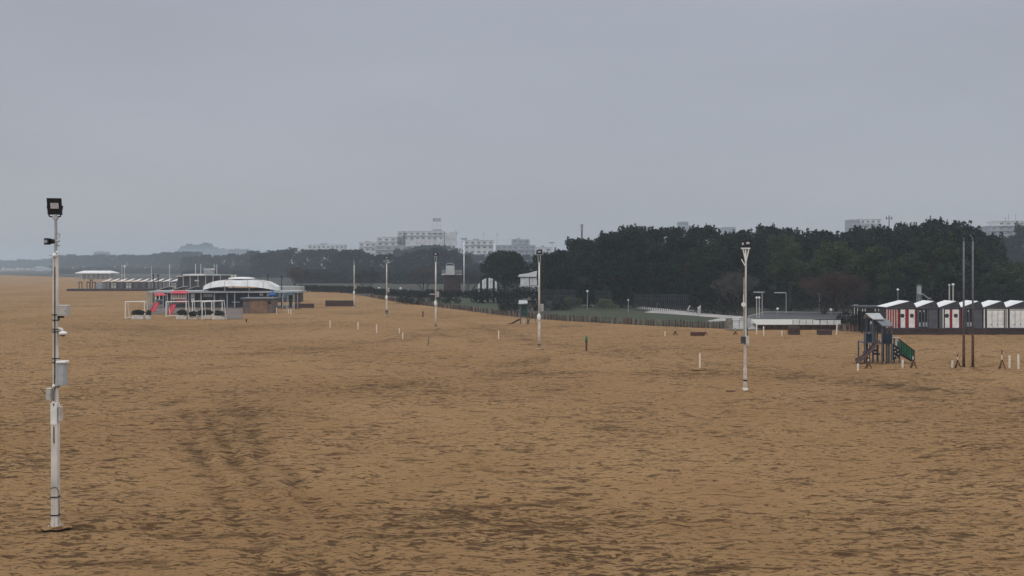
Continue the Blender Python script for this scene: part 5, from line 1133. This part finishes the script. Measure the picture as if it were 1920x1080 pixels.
mb = MB(); [mb.box(cc.x(a) - .03, cc.x(a) + .025, -.02, .05, 0, cc.z(528) - FZ) for a in (179, 183.2, 187.2, 191.1)]; mb.build('frame', 'cabinet', q_)

# far pavilion with wide white roof, and far left buildings
c = Px(176, 523.5); p = thing('far_pavilion', 'far pavilion with wide white hipped roof on slim columns', 'pavilion', c.loc)
mb = MB(); z0, z1 = c.z(511.5), c.z(507.5); X0, X1 = c.x(143.5), c.x(209.5); mb.add([(X0, -2, z0), (X1, -2, z0), (X1, 12, z0), (X0, 12, z0), (X0 + 4, 1, z1), (X1 - 4, 1, z1), (X1 - 4, 9, z1), (X0 + 4, 9, z1), (X0, -2, z0 - .5), (X1, -2, z0 - .5), (X1, 12, z0 - .5), (X0, 12, z0 - .5)], [(4, 5, 6, 7), (0, 1, 5, 4), (1, 2, 6, 5), (2, 3, 7, 6), (3, 0, 4, 7), (8, 9, 1, 0), (9, 10, 2, 1), (10, 11, 3, 2), (11, 8, 0, 3), (11, 10, 9, 8)]); mb.build('roof', 'roofwhite', p)
for i in range(8): x_ = 146 + i * 8.7; mb = MB(); mb.box(c.x(x_) - .2, c.x(x_) + .2, -1, -.6, -.1, z0 - .52); mb.build('column', 'boxgrey', p)
mb = MB(); mb.box(c.x(150), c.x(203), 2, 9, -.1, z0 - .52); mb.build('wall', 'cabinet', p)
def block(name, label, px, D, x0, x1, yt, dep, mat='plaster', floors=3, cat='building', cols=None, base=None, group=None, roofbits=None, root=None, yb=None, pen=True):
    D = D * 1.8; dep = dep * 1.6
    c = Px(px, 0, D); p = root or thing(name, label, cat, c.loc, 0, group)
    zt = c.z(yt); z0 = -.1 if yb is None else c.z(yb); mb = MB(); mb.box(c.x(x0), c.x(x1), 0, dep, z0, zt); w_ = mb.build('wall', mat, p)
    mb = MB(); mb.box(c.x(x0) - .25, c.x(x1) + .25, -.25, dep + .25, zt + .003, zt + .4); mb.build('parapet', 'plaster', p)
    W_ = c.x(x1) - c.x(x0); cols = cols or max(2, min(9, int(W_ / 5))); fh = 8.6 * c.k
    for f_ in range(floors):
        zb = zt - fh * (f_ + 1) + fh * .3
        if zb < max(z0, .5): break
        for k_ in range(cols):
            xx = c.x(x0) + W_ * (k_ + .5) / cols; g = MB(); ww = W_ / cols * .24; g.box(xx - ww, xx + ww, -.04, -.004, zb, zb + fh * .42); g.build('window', 'farwin', w_)
        if f_ % 2 == 0 and W_ > 8: g = MB(); g.box(c.x(x0) + .5, c.x(x1) - .5, -1.1, -.05, zb - .95, zb - .75); g.build('balcony', 'plaster', w_)
    if pen: mb = MB(); mb.box(c.x(x0) + W_ * .3, c.x(x0) + W_ * .5, dep * .3, dep * .7, zt + .41, zt + 1.9); mb.build('stair_head', 'plastergrey', p)
    return p
block('far_building', 'faint low white roofed building at the far left edge', 14, 950, -30, 28, 508, 10, floors=1, pen=False)
block('far_building', 'faint low building between far left edge and first pole', 70, 930, 48, 92, 510.5, 10, 'plastergrey', floors=1, pen=False)
block('far_building', 'faint small pale house above the low far roofs', 73, 1000, 66, 78, 500, 10, floors=2)
block('far_building', 'faint block above the misty trees near the far pavilion', 187, 1050, 176, 199, 472, 12, 'plastergrey', 3)
block('far_building', 'faint block at the right end of the misty tall trees', 440, 1000, 428, 462, 467, 14, 'plastergrey', 3)
block('far_building', 'pale long block above the trees left of the hotel', 612, 680, 577, 645, 459, 14, 'plaster', 2)
block('far_building', 'grey low block above trees at left end of the hotel', 692, 560, 673, 705, 455, 14, 'plaster', 3)
# hotel, stepped
h = block('hotel', 'large pale stepped hotel with roof sign frame above the trees', 780, 540, 704, 850, 461, 22, 'plastergrey', 3, cols=9)
cc = Px(780, 0, 972)
block('', '', 780, 540, 707, 755, 445, 18, 'plaster', 2, root=h, yb=460.2, pen=False, cols=4); block('', '', 780, 540, 745, 832, 434, 16, 'plaster', 2, root=h, yb=460.2, pen=False, cols=8); block('', '', 780, 540, 756, 760, 436, 15, 'plaster', 1, root=h, yb=460.2, pen=False)
mb = MB(); cc.box(mb, 811, 827, 429.5, 433, 3, 8); mb.build('roof_plant', 'plastergrey', h); mb = MB(); [mb.box(cc.x(x_) - .12, cc.x(x_) + .12, 5, 5.3, cc.z(429.5), cc.z(409)) for x_ in (811, 818, 825.5)]; cc.box(mb, 810.5, 826, 408.5, 415, 4.9, 5.05); mb.build('sign_frame', 'plastergrey', h)
mb = MB(); cc.box(mb, 833, 857, 434.5, 437.5, 2, 12); cc.box(mb, 834, 855, 437.7, 460, 2, 12); mb.build('wing', 'plaster', h); mb = MB(); cc.box(mb, 853.5, 855.5, 431, 434, 3, 4); mb.build('chimney', 'plastergrey', h)
mb = MB(); cc.box(mb, 808, 827, 437.5, 439.5, -.15, -.01); mb.build('ribbon_window', 'win', h)
block('apartment_block', 'pale apartment block right of the hotel with roof antennas', 895, 500, 870, 925, 451, 16, 'plaster', 3)
block('apartment_block', 'grey apartment block with darker roof house behind the umbrella pine', 980, 520, 930, 1004, 460, 16, 'plastergrey', 3, pen=False)
block('apartment_block', 'small raised block standing on the long grey apartments', 976, 545, 959, 993, 449, 12, 'plastergrey', 3)
block('apartment_block', 'low pale apartment block left of the pine belt', 1020, 500, 1006, 1036, 464, 14, 'plaster', 3)
block('tower_block', 'slim grey tower block above the middle of the pines', 1283, 720, 1275, 1291, 416, 14, 'plastergrey', 6, cols=3, pen=False)
block('tower_block', 'faint wide block seen between pine tops right of the slim tower', 1369, 800, 1357, 1380, 426, 14, 'plastergrey', 3, pen=False)
block('tower_block', 'pale twin block above the right pines, left part', 1605, 560, 1598, 1611, 412, 14, 'plastergrey', 5, cols=3, pen=False); block('tower_block', 'pale twin block above the right pines, wider right part', 1632, 560, 1613, 1652, 411.5, 14, 'plaster', 5, pen=False)
h = block('hilltop_building', 'stepped grey building on the rise at the right edge', 1900, 420, 1856, 1990, 424, 16, 'plastergrey', 3)
block('', '', 1900, 420, 1872, 1960, 415, 12, 'plaster', 1, root=h, yb=423, pen=False)
cc = Px(1900, 0, 756); mb = MB(); [mb.tube(cc.pt(a, 415, 3), cc.pt(a, b, 3), .12, nn=5) for a, b in ((1889, 406), (1895, 401), (1908, 400))]; mb.build('antenna', 'dark', h)
for i, (px, yt) in enumerate(((907, 432), (932, 433), (866, 446))):
    c_ = Px(px, 0, 909); q_ = thing('roof_antenna_mast', 'thin mast on the apartments right of the hotel, %s' % ['middle one', 'right and thicker one', 'left and shortest one'][i], 'antenna', c_.loc); mb = MB(); mb.tube((0, 0, -.1), (0, 0, c_.z(yt)), .3, .1, 6); mb.build('shaft', 'plastergrey', q_); mb = MB(); mb.box(-.8, .8, -.05, .05, c_.z(yt + 7), c_.z(yt + 6.2)); mb.build('cross_arm', 'plastergrey', q_)

# ------------------------------------------------------------------ haze
hz = MB(); hz.add([(x, y, z) for z in (-2.0, 60.0) for x, y in ((-3500, -250), (7000, -250), (7000, 9500), (-3500, 9500))] , [(3, 2, 1, 0), (4, 5, 6, 7), (0, 1, 5, 4), (1, 2, 6, 5), (2, 3, 7, 6), (3, 0, 4, 7)])
hm = bpy.data.materials.new('haze'); hm.use_nodes = True; nt = hm.node_tree; nt.nodes.remove(nt.nodes['Principled BSDF'])
pv = nt.nodes.new('ShaderNodeVolumePrincipled'); pv.inputs['Color'].default_value = (.72, .84, .96, 1); pv.inputs['Density'].default_value = .00038; pv.inputs['Anisotropy'].default_value = 0.0
nt.links.new(pv.outputs[0], nt.nodes['Material Output'].inputs['Volume'])
o = hz.build('haze', hm); tag(o, kind='stuff')
